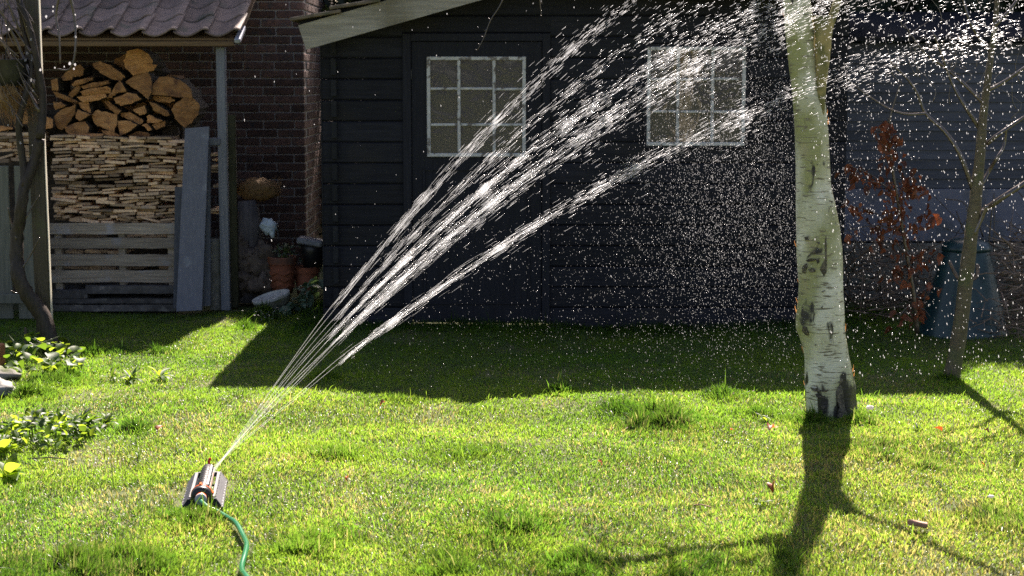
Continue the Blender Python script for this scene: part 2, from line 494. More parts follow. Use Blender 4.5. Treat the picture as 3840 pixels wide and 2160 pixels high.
hose_u = np.array([[747, 1900], [790, 1905], [850, 1935], [905, 1990], [925, 2050], [908, 2120], [925, 2185]])
for (u_, v_) in [tuple(hose_u[i] + (hose_u[i + 1] - hose_u[i]) * k / 8) for i in range(6) for k in range(8)]:
    g_ = G(u_, v_); ln *= 1 - .35 * (np.hypot(bx - g_.x, by - g_.y) < .035)
long_one = rng.random(NB) < .012
ln[long_one] *= 1.5 + rng.random(long_one.sum())
ln = np.minimum(ln, .16)
wid = (.0014 + .0013 * rng.random(NB)) * (1 + .045 * np.clip(by - 6, 0, 7)) * (1 + .25 * extra)
az = rng.random(NB) * 2 * np.pi
# blades lie over together in patches
patch_az = vnoise(bx, by, 1.9, 8) * 4 * np.pi
mixa = rng.random(NB) < .45
az = np.where(mixa, patch_az + rng.normal(0, .6, NB), az)
lean = np.clip(rng.normal(.72, .33, NB), .05, 1.4) - .25 * np.clip(extra, 0, 1)
lean = np.clip(lean, .05, 1.35)
turn = az + np.pi / 2 + rng.normal(0, .7, NB)
dx, dy = np.cos(az), np.sin(az)
wx, wy = np.cos(turn) * wid, np.sin(turn) * wid
bz = gh(bx, by) - .004
def at_(t, l2):
    a = lean * l2
    return bx + dx * np.sin(a) * ln * t, by + dy * np.sin(a) * ln * t, bz + np.cos(a) * ln * t
m1 = at_(.55, .65); tp = at_(1.0, 1.0)
V = np.empty((NB, 5, 3))
V[:, 0] = np.stack([bx - wx, by - wy, bz], 1)
V[:, 1] = np.stack([bx + wx, by + wy, bz], 1)
V[:, 2] = np.stack([m1[0] + wx * .8, m1[1] + wy * .8, m1[2]], 1)
V[:, 3] = np.stack([m1[0] - wx * .8, m1[1] - wy * .8, m1[2]], 1)
V[:, 4] = np.stack(tp, 1)
base = np.arange(NB)[:, None] * 5
LP = np.concatenate([base + np.array([0, 1, 2, 3]), base + np.array([3, 2, 4])], 1).ravel()
# colours: green, yellow-green, straw
hue = np.clip(vnoise(bx, by, 1.1, 21) * .55 + vnoise(bx, by, 4, 22) * .3 + rng.normal(.12, .17, NB), 0, 1)
hue = np.clip(hue + .12 * np.clip(bx / 2, -.4, 1) * (by < 9.5), 0, 1)
cg = np.array([.025, .066, .009]); cy = np.array([.066, .100, .014])
C = cg + (cy - cg) * hue[:, None]
straw = rng.random(NB) < (.03 + .22 * np.clip(vnoise(bx, by, 2.1, 23) - .45, 0, 1) * 2 + .35 * thin) * np.where(by > 9.0, .35, 1) + (.14 * np.clip(bx / 1.2, 0, 1) * (by < 8.3) + .06 * (by < 7.5))
C[straw] = np.array([.098, .092, .042]) * (.7 + .6 * rng.random((straw.sum(), 1)))
C *= (.8 + .4 * rng.random((NB, 1)))
C *= (1 - .5 * np.clip(extra, 0, 1))[:, None] * np.where(extra[:, None] > .4, np.array([.85, 1, 1]), 1)  # tufts darkened: shade inside dense clumps is put into the blade colour
CC = np.ones((NB, 5, 4)); CC[:, :, :3] = C[:, None, :]
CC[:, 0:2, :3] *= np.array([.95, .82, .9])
me = bpy.data.meshes.new('grass')
me.vertices.add(NB * 5); me.vertices.foreach_set('co', V.ravel())
me.loops.add(NB * 7); me.loops.foreach_set('vertex_index', LP.astype(np.int32))
me.polygons.add(NB * 2)
ls = (np.arange(NB)[:, None] * 7 + np.array([0, 4])).ravel()
me.polygons.foreach_set('loop_start', ls.astype(np.int32))
me.update(calc_edges=True)
ca = me.attributes.new('blade', 'FLOAT_COLOR', 'POINT')
ca.data.foreach_set('color', CC.ravel().astype(np.float32))
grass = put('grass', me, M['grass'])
tag(grass, 'wet green and yellow lawn grass lit from behind', None, None, 'stuff')

# beads of water caught on the blades
sel = rng.choice(NB, 4000, replace=False)
sel = sel[ln[sel] > .018]
tipv = V[sel, 4] * .8 + V[sel, 2] * .2
rb_ = (.0005 + .0011 * rng.random(len(sel)) ** 2) * (1 + .06 * np.clip(tipv[:, 1] - 6, 0, 6))
oct_ = np.array([[1, 0, 0], [-1, 0, 0], [0, 1, 0], [0, -1, 0], [0, 0, 1], [0, 0, -1]], float)
DV = tipv[:, None, :] + oct_[None] * rb_[:, None, None]
tri = np.array([[0, 2, 4], [2, 1, 4], [1, 3, 4], [3, 0, 4], [2, 0, 5], [1, 2, 5], [3, 1, 5], [0, 3, 5]])
DT = (np.arange(len(sel))[:, None, None] * 6 + tri[None]).reshape(-1)
me = bpy.data.meshes.new('dew')
me.vertices.add(len(sel) * 6); me.vertices.foreach_set('co', DV.ravel())
me.loops.add(len(DT)); me.loops.foreach_set('vertex_index', DT.astype(np.int32))
me.polygons.add(len(DT) // 3); me.polygons.foreach_set('loop_start', (np.arange(len(DT) // 3) * 3).astype(np.int32))
me.polygons.foreach_set('use_smooth', np.ones(len(DT) // 3, bool))
me.update(calc_edges=True)
tag(put('dew', me, M['drop']), 'tiny sparkling water beads caught on the lawn grass', None, None, 'stuff')
# ------------------------------------------------------------------ the black shed
SY = 11.7                                    # front face of the planks
def X(px, Y=SY): return P(px, 600, Y).x
def Z(py, Y=SY): return P(1920, py, Y).z
shed = thing('garden_shed', (.46, SY, 0), 'black stained timber garden shed with white paned door window', 'shed')
PH = (Z(297) - Z(612)) / 4.0                 # plank height
z_ref = Z(297)
XL, XR = X(1205), X(3140)
DX0, DX1, DTOP = X(1512), X(2063), Z(125)    # outer edge of the door trim
WX0, WX1, WZ0, WZ1 = X(2412), X(2802), Z(556), Z(166)   # opening of the second window
RX = .05                                     # ridge
EAVE_L = P(1148, 186, SY - .25)              # lower left corner of the barge board
SLOPE = .28
def roof_z(x):
    if x < RX:
        return EAVE_L.z + .03 + (x - EAVE_L.x) * SLOPE
    return EAVE_L.z + .03 + (RX - EAVE_L.x) * SLOPE - (x - RX) * .03
def plank(x0, x1, z0, z1):
    """one front plank: chamfered lower edge, top cut to the roof"""
    mb = MB()
    y0, y1 = SY + random.uniform(0, .002), SY + .03
    n = 6 if z1 < EAVE_L.z - .05 else 40
    front_lo, front_hi = [], []
    for i in range(n + 1):
        x = x0 + (x1 - x0) * i / n
        top = min(z1 - .0015, roof_z(x))
        w = (mnoise.noise(Vector((x * 2, z0 * 9, 1))) * .0012)
        front_lo.append((x, y0 + .009, z0 + .001, y0 + w, z0 + .011, top - .008, top))
    vs = []
    for (x, ya, za, yb, zb, zc, zd) in front_lo:
        zd = max(zd, zb + .004); zc = max(zc, zb + .002)
        vs += [(x, ya, za), (x, yb, zb), (x, yb, zc), (x, yb + .007, zd), (x, y1, zd), (x, y1, za)]
    fs = []
    for i in range(n):
        for k in range(6):
            k2 = (k + 1) % 6
            fs.append((i * 6 + k, (i + 1) * 6 + k, (i + 1) * 6 + k2, i * 6 + k2))
    fs.append(tuple(range(5, -1, -1))); fs.append(tuple(range(n * 6, n * 6 + 6)))
    mb.add(vs, fs)
    return mb.build('plank', M['shed'], shed)
k = 0
zz = z_ref
while zz > -.03: zz -= PH
rows = []
while zz < 2.75:
    rows.append((max(zz, -.04), zz + PH)); zz += PH
for (z0, z1) in rows:
    spans = []
    if z0 < DTOP - .02 and z1 > DTOP + .02 and False:
        pass
    def cut(z):                              # planks stop at the door trim and the window trim
        sp = [(XL, XR + .06)]
        if z < DTOP: sp = [(XL, DX0 - .001), (DX1 + .001, XR + .06)]
        if WZ0 < z < WZ1: sp = [q for (a, b) in sp for q in ([(a, WX0), (WX1, b)] if a < WX0 < b else [(a, b)])]
        return sp
    zs_cut = sorted([z0, z1] + [z for z in (DTOP, WZ0, WZ1) if z0 + .006 < z < z1 - .006])
    out = []
    if len(zs_cut) == 2:
        out = [(a, b, z0, z1) for (a, b) in cut((z0 + z1) / 2)]
    else:
        whole = [q for q in cut((zs_cut[0] + zs_cut[1]) / 2)]
        lists = [cut((zs_cut[i] + zs_cut[i + 1]) / 2) for i in range(len(zs_cut) - 1)]
        edges = sorted(set(round(e, 5) for l_ in lists for q in l_ for e in q))
        for a, b in zip(edges, edges[1:]):
            m_ = (a + b) / 2
            okk = [any(q[0] - 1e-4 <= m_ <= q[1] + 1e-4 for q in l_) for l_ in lists]
            lo = [zs_cut[i] for i in range(len(okk)) if okk[i]]
            hi = [zs_cut[i + 1] for i in range(len(okk)) if okk[i]]
            if lo and b - a > .01: out.append((a, b, min(lo), max(hi)))
    for (a, b, z0, z1) in out:
        if z0 + .02 < max(roof_z(a), roof_z(b), roof_z(min(max(RX, a), b))):
            # trim to where the roof leaves room
            if a < RX and roof_z(a) < z0 + .018:
                a = EAVE_L.x + (z0 + .018 - EAVE_L.z - .03) / SLOPE
            plank(a, b, z0, z1)
# crossing corner: the side wall's plank ends stand out in front, alternating with dark notches
cx = X(1257)
for i, (z0, z1) in enumerate(rows):
    if z1 < roof_z(cx) + .02:
        mb = MB()
        mb.bbox((cx, SY - .018, (z0 + z1) / 2 + .012), (.036, .05, PH - .030), .004)
        mb.build('corner_plank_end', M['log_end'], shed)
mb = MB(); mb.box((X(1210) - .004, SY + .02, 1.0), (.006, .05, 1.96)); mb.build('plank_end_cover', M['log_end'], shed)
zk = Z(112)
mb = MB(); mb.prism([(XL + .02, SY + .034, min(zk, roof_z(XL + .02) - .02)), (XR + .04, SY + .034, zk), (XR + .04, SY + .034, roof_z(XR) + .01), (RX, SY + .034, roof_z(RX) + .01), (XL + .02, SY + .034, roof_z(XL + .02) + .01)], (0, .012, 0)); mb.build('gable_light_seal', M['shed_v'], shed)  # backing board added to stop light leaking between the gable planks
# side walls, back, floor, and a dark inner lining
mb = MB(); mb.box((cx, 12.9, .96), (.03, 2.3, 2.07)); mb.build('side_wall', M['shed'], shed)
mb = MB(); mb.box((X(3125), 12.9, 1.16), (.03, 2.3, 2.5)); mb.build('side_wall', M['shed'], shed)
bz_l, bz_r = roof_z(cx), roof_z(XR)
mb = MB(); mb.prism([(cx, 14.08, -.06), (XR, 14.08, -.06), (XR, 14.08, bz_r), (RX, 14.08, roof_z(RX)), (cx, 14.08, bz_l)], (0, .03, 0))
mb.build('back_wall', M['shed'], shed)
# flat boards added behind the glass to put its grey-brown reflection in colour
M['inside'] = mat('pane_backing_grey', (.055, .054, .052), (.115, .11, .107), 3, .9, .2, rand=0)
mb = MB(); mb.box(((X(1603) + X(1970)) / 2, SY + .30, (Z(213) + Z(585)) / 2), (1.1, .02, 1.1)); mb.build('pane_backing', M['inside'], shed)
M['inside2'] = mat('pane_backing_olive', (.085, .077, .052), (.14, .125, .09), 3, .9, .2, rand=0)
mb = MB(); mb.box((X(2600), SY + .30, (Z(213) + Z(585)) / 2), (1.1, .02, 1.1)); mb.build('pane_backing', M['inside2'], shed)
# barge board
d = Vector((1, 0, SLOPE)).normalized()
nrm = Vector((-SLOPE, 0, 1)).normalized()
tl = P(1118, 95, SY - .25)
bb = (tl - EAVE_L).length
end = EAVE_L + d * ((RX - EAVE_L.x) / d.x)
mb = MB(); mb.prism([EAVE_L, end, end + Vector((0, 0, bb * 1.03)), tl], (0, .028, 0)); mb.build('barge_board', M['barge'], shed)
dr = Vector((1, 0, -.03)).normalized()
er = end + dr * ((XR + .25 - RX) / dr.x)
mb = MB(); mb.prism([end + Vector((.002, 0, 0)), er, er + Vector((0, 0, bb)), end + Vector((.002, 0, bb * 1.03))], (0, .028, 0)); mb.build('barge_board', M['barge'], shed)
# roof courses (thick overlapping slabs, seen from their sunlit ends)
roof = MB()
p0 = tl + nrm * .004 + Vector((0, .05, 0))
p1 = end + Vector((0, .05, bb * 1.03 + .006)); p2 = er + Vector((0, .05, bb + .006))
roof.prism([p0, p1, p1 + Vector((0, 0, .02)), p0 + Vector((0, 0, .02))], (0, 2.6, 0))
roof.prism([p1 + Vector((.002, 0, 0)), p2, p2 + Vector((0, 0, .02)), p1 + Vector((.002, 0, .02))], (0, 2.6, 0))
ro = roof.build('roof', M['shed_v'], shed)
course = 0
s = -.05
ll = (RX - tl.x)
while s < ll:
    a = Vector((tl.x + s, SY - .29, tl.z + SLOPE * s + .028 + .012))
    tilt = math.atan(SLOPE) - R(6.5)
    for q in range(8):
        mb = MB()
        L_, Wd = .34, .325
        c = a + Vector((math.cos(tilt) * L_ / 2, q * .33 + Wd / 2, math.sin(tilt) * L_ / 2 + .012 + random.uniform(-.002, .002)))
        mb.bbox(c, (L_, Wd - .004, .024), .004, Matrix.Rotation(-tilt + R(random.uniform(-.6, .6)), 3, 'Y'))
        mb.build('roof_tile', M['roof_slab'], ro)
    s += .262
s = 0
lr = XR + .28 - RX
while s < lr:
    tilt = -math.atan(.03) - R(-4.0)
    a = Vector((RX + s, SY - .29, end.z + bb * 1.03 + .05 - .03 * s))
    mb = MB(); mb.bbox(a + Vector((.16, 1.32, .0)), (.34, 2.64, .017), .004, Matrix.Rotation(-tilt, 3, 'Y')); mb.build('roof_tile', M['roof_slab'], ro)
    s += .262
mb = MB(); mb.tube([(RX, SY - .28, end.z + bb * 1.03 + .06), (RX, SY + 1.0, end.z + bb * 1.03 + .06), (RX, SY + 2.4, end.z + bb * 1.03 + .06)], .10, 12); mb.build('ridge_cap', M['roof_slab'], ro, True)
# door
door = MB(); ix0, ix1, itop = X(1546), X(2031), Z(157)
gx0, gx1, gz0, gz1 = X(1603), X(1970), Z(587), Z(213)     # glazed opening, outer edge of the white sash
for (a, b, c_, e) in ((ix0, gx0, .03, itop), (gx1, ix1, .03, itop), (gx0, gx1, gz1, itop), (gx0, gx1, .03, gz0)):
    door.box(((a + b) / 2, SY + .012, (c_ + e) / 2), (b - a, .03, e - c_))
do = door.build('door', M['shed_v'], shed)
pz1, pz0 = gz0 - .095, .16
px0, px1 = gx0 - .03, gx1 + .03
for (a, b, c_, e) in ((px0, px1, pz1, pz1 + .012), (px0, px1, pz0, pz0 + .012), (px0, px0 + .012, pz0 + .012, pz1), (px1 - .012, px1, pz0 + .012, pz1)):
    mb = MB(); mb.box(((a + b) / 2, SY - .006, (c_ + e) / 2), (b - a, .012, e - c_)); mb.build('panel_moulding', M['shed_v'], do)
for z in (Z(280), Z(1020)):
    mb = MB(); mb.tube([(ix0 - .003, SY - .008, z - .03), (ix0 - .003, SY - .008, z + .03)], .006, 8); mb.build('hinge', M['blackplastic'], do)
mb = MB(); mb.tube([(ix1 - .05, SY - .003, 1.0), (ix1 - .05, SY - .04, 1.0), (ix1 - .13, SY - .045, 1.0)], .008, 8); mb.build('handle', M['blackplastic'], do)
for (a, b, c_, e) in ((DX0, ix0 - .004, .02, DTOP), (ix1 + .004, DX1, .02, DTOP), (ix0 - .004, ix1 + .004, itop + .004, DTOP)):
    mb = MB(); mb.bbox(((a + b) / 2, SY - .004, (c_ + e) / 2), (b - a, .03, e - c_), .004); mb.build('door_trim', M['shed_v'], shed)

def glass_mat():
    m = bpy.data.materials.new('old_window_glass'); m.use_nodes = True
    N, L = m.node_tree.nodes, m.node_tree.links
    N.remove(N['Principled BSDF'])
    tc = N.new('ShaderNodeTexCoord')
    wv = N.new('ShaderNodeTexNoise'); wv.inputs['Scale'].default_value = 5; wv.inputs['Detail'].default_value = 2; wv.inputs['Distortion'].default_value = 1.6
    L.new(tc.outputs['Object'], wv.inputs['Vector'])
    bp = N.new('ShaderNodeBump'); bp.inputs['Strength'].default_value = .12; bp.inputs['Distance'].default_value = .02
    L.new(wv.outputs['Fac'], bp.inputs['Height'])
    gl = N.new('ShaderNodeBsdfGlossy'); gl.inputs['Roughness'].default_value = .05; L.new(bp.outputs[0], gl.inputs['Normal'])
    tp = N.new('ShaderNodeBsdfTransparent'); tp.inputs['Color'].default_value = (.72, .69, .71, 1)
    df = N.new('ShaderNodeBsdfDiffuse'); df.inputs['Color'].default_value = (.37, .345, .36, 1)     # dust film, made paler to paint in the grey reflection
    fr = N.new('ShaderNodeFresnel'); fr.inputs['IOR'].default_value = 1.55
    mx = N.new('ShaderNodeMixShader'); L.new(fr.outputs[0], mx.inputs[0]); L.new(tp.outputs[0], mx.inputs[1]); L.new(gl.outputs[0], mx.inputs[2])
    m2 = N.new('ShaderNodeMixShader'); m2.inputs[0].default_value = .16
    L.new(mx.outputs[0], m2.inputs[1]); L.new(df.outputs[0], m2.inputs[2])
    L.new(m2.outputs[0], N['Material Output'].inputs['Surface'])
    return m
M['glass'] = glass_mat()
def sash(parent, xs_, zs_, y, t=.024):
    """xs_, zs_: centre lines of the bars"""
    fr = MB()
    x0, x1, z0, z1 = xs_[0], xs_[-1], zs_[0], zs_[-1]
    for z in (z0, z1):
        fr.bbox(((x0 + x1) / 2, y, z), (x1 - x0 + t, .03, t), .003)
    for x in (x0, x1):
        fr.bbox((x, y + .001, (z0 + z1) / 2), (t, .03, z1 - z0 - t), .003)
    f = fr.build('window_frame', M['sash'], parent)
    for x in xs_[1:-1]:
        mb = MB(); mb.bbox((x, y + .002, (z0 + z1) / 2), (t * .9, .024, z1 - z0 - t), .004); mb.build('glazing_bar', M['sash'], parent)
    for z in zs_[1:-1]:
        for i in range(len(xs_) - 1):
            a, b = xs_[i] + t * .46, xs_[i + 1] - t * .46
            mb = MB(); mb.bbox(((a + b) / 2, y + .004, z + random.uniform(-.003, .003)), (b - a, .022, t * .75), .004); mb.build('glazing_bar', M['sash'], parent)
    for i in range(len(xs_) - 1):
        for j in range(len(zs_) - 1):
            mb = MB()
            mb.box(((xs_[i] + xs_[i + 1]) / 2, y + .012, (zs_[j] + zs_[j + 1]) / 2), (xs_[i + 1] - xs_[i] - t * .6, .003, zs_[j + 1] - zs_[j] - t * .5))
            mb.build('window_pane', M['glass'], parent)
sash(do, [X(1609), X(1722), X(1853), X(1965)], [Z(581), Z(467), Z(334), Z(219)], SY - .004)
win = thing('shed_window', (X(2610), SY, 0), None, None)
win.parent = shed; win.location = ORG[win] - ORG[shed]
sash(win, [X(2430), X(2539), X(2668), X(2784)], [Z(540), Z(418), Z(297), Z(182)], SY - .004)
for (a, b, c_, e) in ((WX0, X(2423), WZ0, WZ1), (X(2791), WX1, WZ0, WZ1), (X(2423), X(2791), WZ0, Z(547)), (X(2423), X(2791), Z(175), WZ1)):
    mb = MB(); mb.box(((a + b) / 2, SY + .002, (c_ + e) / 2), (b - a, .03, e - c_)); mb.build('window_trim', M['shed_v'], win)

# ------------------------------------------------------------------ brick wall behind
BY = 14.5
wall = thing('brick_building', (-3.9, BY, 0), 'tall dark brown brick building with pale mortar behind the wood store', 'building')
sB = sc_at(BY)
BL, BH, JT = .252, .060, .011
CH = BH + JT
mbm = MB(); mbm.box((-3.98 + .02, BY + .09, 2.12), (4.4, .2, 4.24)); mbm.box((-1.86, BY + 1.4, 2.12), (.2, 2.4, 4.24))
mbm.build('mortar', M['mortar'], wall)
bm_ = []
for q in range(4):
    mb = MB(); mb.bbox((0, 0, 0), (BL, .10, BH), .006)
    for i, v in enumerate(mb.v):
        mb.v[i] = (v[0] + random.uniform(-.002, .002), v[1] + random.uniform(-.0015, .0015), v[2] + random.uniform(-.0018, .0018))
    me_ = mb.mesh('brick'); me_.materials.append(M['brick']); bm_.append(me_)
hb = []
for q in range(2):
    mb = MB(); mb.bbox((0, 0, 0), (BL / 2 - .006, .10, BH), .006); me_ = mb.mesh('brick'); me_.materials.append(M['brick']); hb.append(me_)
rest = MB(); nbr = 0
row = 0
zb = .04
while zb < 4.22:
    off = (row % 2) * (BL + JT) / 2 + random.uniform(-.012, .012) + (row % 4 == 2) * .02
    x = -6.2 + off
    while x < -1.752 - BL / 2 - JT - .03:
        u, v = proj(x, BY, zb)
        seen = 575 < u < 1240 and v > -30
        y = BY + .032 + random.uniform(-.0025, .0025)
        if seen:
            piece('brick', random.choice(bm_), wall, (x, y, zb), (0, R(random.uniform(-.5, .5)), R(random.uniform(-.6, .6))))
            nbr += 1
        else:
            rest.bbox((x, y, zb), (BL, .10, BH), .006)
        x += BL + JT
    # closing brick at the corner, then the side face running back
    gap = -1.752 - (x - BL / 2)
    if gap > .03:
        u, v = proj(-1.8, BY, zb); y = BY + .032
        mb = MB(); mb.bbox((-1.752 - gap / 2, y, zb), (gap, .10, BH), .006)
        if v > -30: mb.build('brick', M['brick'], wall)
        else: rest.add(mb.v, mb.f)
    yy = BY + .09 + (row % 2) * .13
    while yy < BY + 2.4:
        u, v = proj(-1.752, yy, zb)
        mb = MB(); mb.bbox((-1.752 - .05, yy + BL / 2, zb), (.10, BL, BH), .006)
        if v > -30 and yy < BY + 1.1: mb.build('brick', M['brick'], wall)
        else: rest.add(mb.v, mb.f)
        yy += BL + JT
    zb += CH; row += 1
tag(rest.build('brick_rest', M['brick'], wall), kind='stuff')

# ------------------------------------------------------------------ wood shelter: tiled lean-to roof on a grey post
EY = 12.42
sh = thing('wood_shelter', (-3.6, 12.6, 0), 'open wood store with clay pantile lean-to roof and grey post', 'wood store')
ez = P(600, 122, EY).z
SL = R(22)
VX = P(884, 100, EY).x                       # right end of the tiles
TW, TE = .226, .285                          # tile cover width, exposed length
def pantile_mesh():
    mb = MB(); n = 12; Ln = TE + .075
    prof = []
    for i in range(n + 1):
        u = i / n
        x = -.02 + u * (TW + .03)
        if u < .68:
            z = -.030 * math.sin(math.pi * u / .68)
        else:
            z = .026 * math.sin(math.pi * (u - .68) / .42)
        prof.append((x, z))
    th = .014
    rows_ = [0, .01, Ln * .5, Ln]
    for (sgn, dz) in ((1, 0), (-1, -th)):
        for y in rows_:
            for (x, z) in prof:
                mb.v.append((x, y, z + dz - (.004 if y == 0 and sgn > 0 else 0)))
    m = n + 1
    def idx(l, r, i): return l * 4 * m + r * m + i
    for r in range(3):
        for i in range(n):
            mb.f.append((idx(0, r, i), idx(0, r, i + 1), idx(0, r + 1, i + 1), idx(0, r + 1, i)))
            mb.f.append((idx(1, r, i), idx(1, r + 1, i), idx(1, r + 1, i + 1), idx(1, r, i + 1)))
    for i in range(n):
        mb.f.append((idx(0, 0, i), idx(1, 0, i), idx(1, 0, i + 1), idx(0, 0, i + 1)))
        mb.f.append((idx(0, 3, i), idx(0, 3, i + 1), idx(1, 3, i + 1), idx(1, 3, i)))
    for r in range(3):
        mb.f.append((idx(0, r, 0), idx(0, r + 1, 0), idx(1, r + 1, 0), idx(1, r, 0)))
        mb.f.append((idx(0, r, n), idx(1, r, n), idx(1, r + 1, n), idx(0, r + 1, n)))
    me_ = mb.mesh('pantile', smooth=False); me_.materials.append(M['pantile'])
    return me_
pt = pantile_mesh()
rf = MB()
rf.prism([(-6.4, EY + .05, ez - .055), (VX + .02, EY + .05, ez - .055), (VX + .02, EY + .05, ez - .04), (-6.4, EY + .05, ez - .04)],
         (0, 2.0, 2.0 * math.tan(SL)))
roof_o = rf.build('roof', M['beam'], sh)
for r in range(7):
    for c in range(20):
        x = VX - TW * (c + 1) + .02 - .006 * r + random.uniform(-.003, .003)
        if x < -6.4: continue
        y = EY + math.cos(SL) * TE * r; z = ez + math.sin(SL) * TE * r + .012
        piece('pantile', pt, roof_o, (x, y, z), (SL - R(2.2) + R(random.uniform(-.6, .6)), R(random.uniform(-.8, .8)), R(random.uniform(-.8, .8))))
mb = MB(); mb.bbox((-4.2, EY + .06, ez - .055 - .024), (2 * (4.2 + VX) - .04, .07, .036), .004); mb.build('eaves_beam', M['beam'], sh)
px_ = P(833, 400, 12.55).x
mb = MB(); mb.bbox((px_, 12.55, (ez - .1) / 2), (.066, .066, ez - .105), .004); mb.build('post', M['greypost'], sh)
mb = MB(); mb.bbox((-5.9, 12.55, (ez - .1) / 2), (.066, .066, ez - .105), .004); mb.build('post', M['greypost'], sh)
ox = P(872, 600, 12.72)
mb = MB(); mb.bbox((ox.x, 12.72, .5 * P(872, 430, 12.72).z), (.055, .05, P(872, 430, 12.72).z), .004)
single(mb, 'timber_post', M['olivepost'], (ox.x, 12.72, 0), 'short olive brown timber post behind the grey shelter post', 'post')
M['lead'] = mat('lead_flashing', (.26, .28, .33), (.4, .42, .47), 10, .4, .3, metallic=.3)
for k_ in range(3):
    c = P(895, 128 - k_ * 36, EY + .05 + .2 * k_)
    mb = MB(); mb.bbox((c.x, c.y + .06, c.z), (.045, .28, .035), .006, Matrix.Rotation(SL, 3, 'X')); mb.build('verge_flashing', M['lead'], sh)
# ------------------------------------------------------------------ slate-grey lapped outbuilding on the right
LY = 13.2
ob = thing('lapped_outbuilding', (4.2, LY, 0), 'slate grey outbuilding with overlapping horizontal boards behind sapling', 'outbuilding')
lx0, lx1 = P(3090, 400, LY).x, P(3840, 400, LY).x + 2.2
zt, zbm = P(3500, 165, LY).z, P(3500, 705, LY).z
nl = 15; lh = (zt - zbm) / nl
for i in range(nl):
    z0 = zbm + i * lh
    mb = MB()
    y = LY
    n = 8
    vs, fs = [], []
    for q in range(n + 1):
        x = lx0 + (lx1 - lx0) * q / n
        w = mnoise.noise(Vector((x * 1.7, z0 * 7, 4))) * .004
        vs += [(x, y - .016 + w, z0 + w), (x, y - .002 + w, z0 + lh * 1.06), (x, y + .008, z0 + lh * 1.06), (x, y + .006, z0)]
    for q in range(n):
        for k in range(4):
            k2 = (k + 1) % 4
            fs.append((q * 4 + k, (q + 1) * 4 + k, (q + 1) * 4 + k2, q * 4 + k2))
    fs += [(3, 2, 1, 0), (n * 4, n * 4 + 1, n * 4 + 2, n * 4 + 3)]
    mb.add(vs, fs).build('lap_board', M['lap'], ob)
mb = MB(); mb.box(((lx0 + lx1) / 2, LY + .08, zt / 2), (lx1 - lx0, .12, zt - .01)); mb.build('wall', M['shed_v'], ob)
mb = MB(); mb.bbox(((lx0 + lx1) / 2, LY - .01, (zbm + .45) / 2), (lx1 - lx0, .04, zbm - .46), .004); mb.build('plinth_panel', M['palepanel'], ob)
mb = MB(); mb.bbox(((lx0 + lx1) / 2, LY + .0, .22), (lx1 - lx0, .06, .44), .004); mb.build('base_course', M['oldstone'], ob)
mb = MB(); mb.prism([(lx0 - .03, LY - .10, zt + .02), (lx1, LY - .10, zt + .02), (lx1, LY - .10, zt + .05), (lx0 - .03, LY - .10, zt + .05)], (0, 1.6, .25)); mb.build('roof', M['shed_v'], ob)
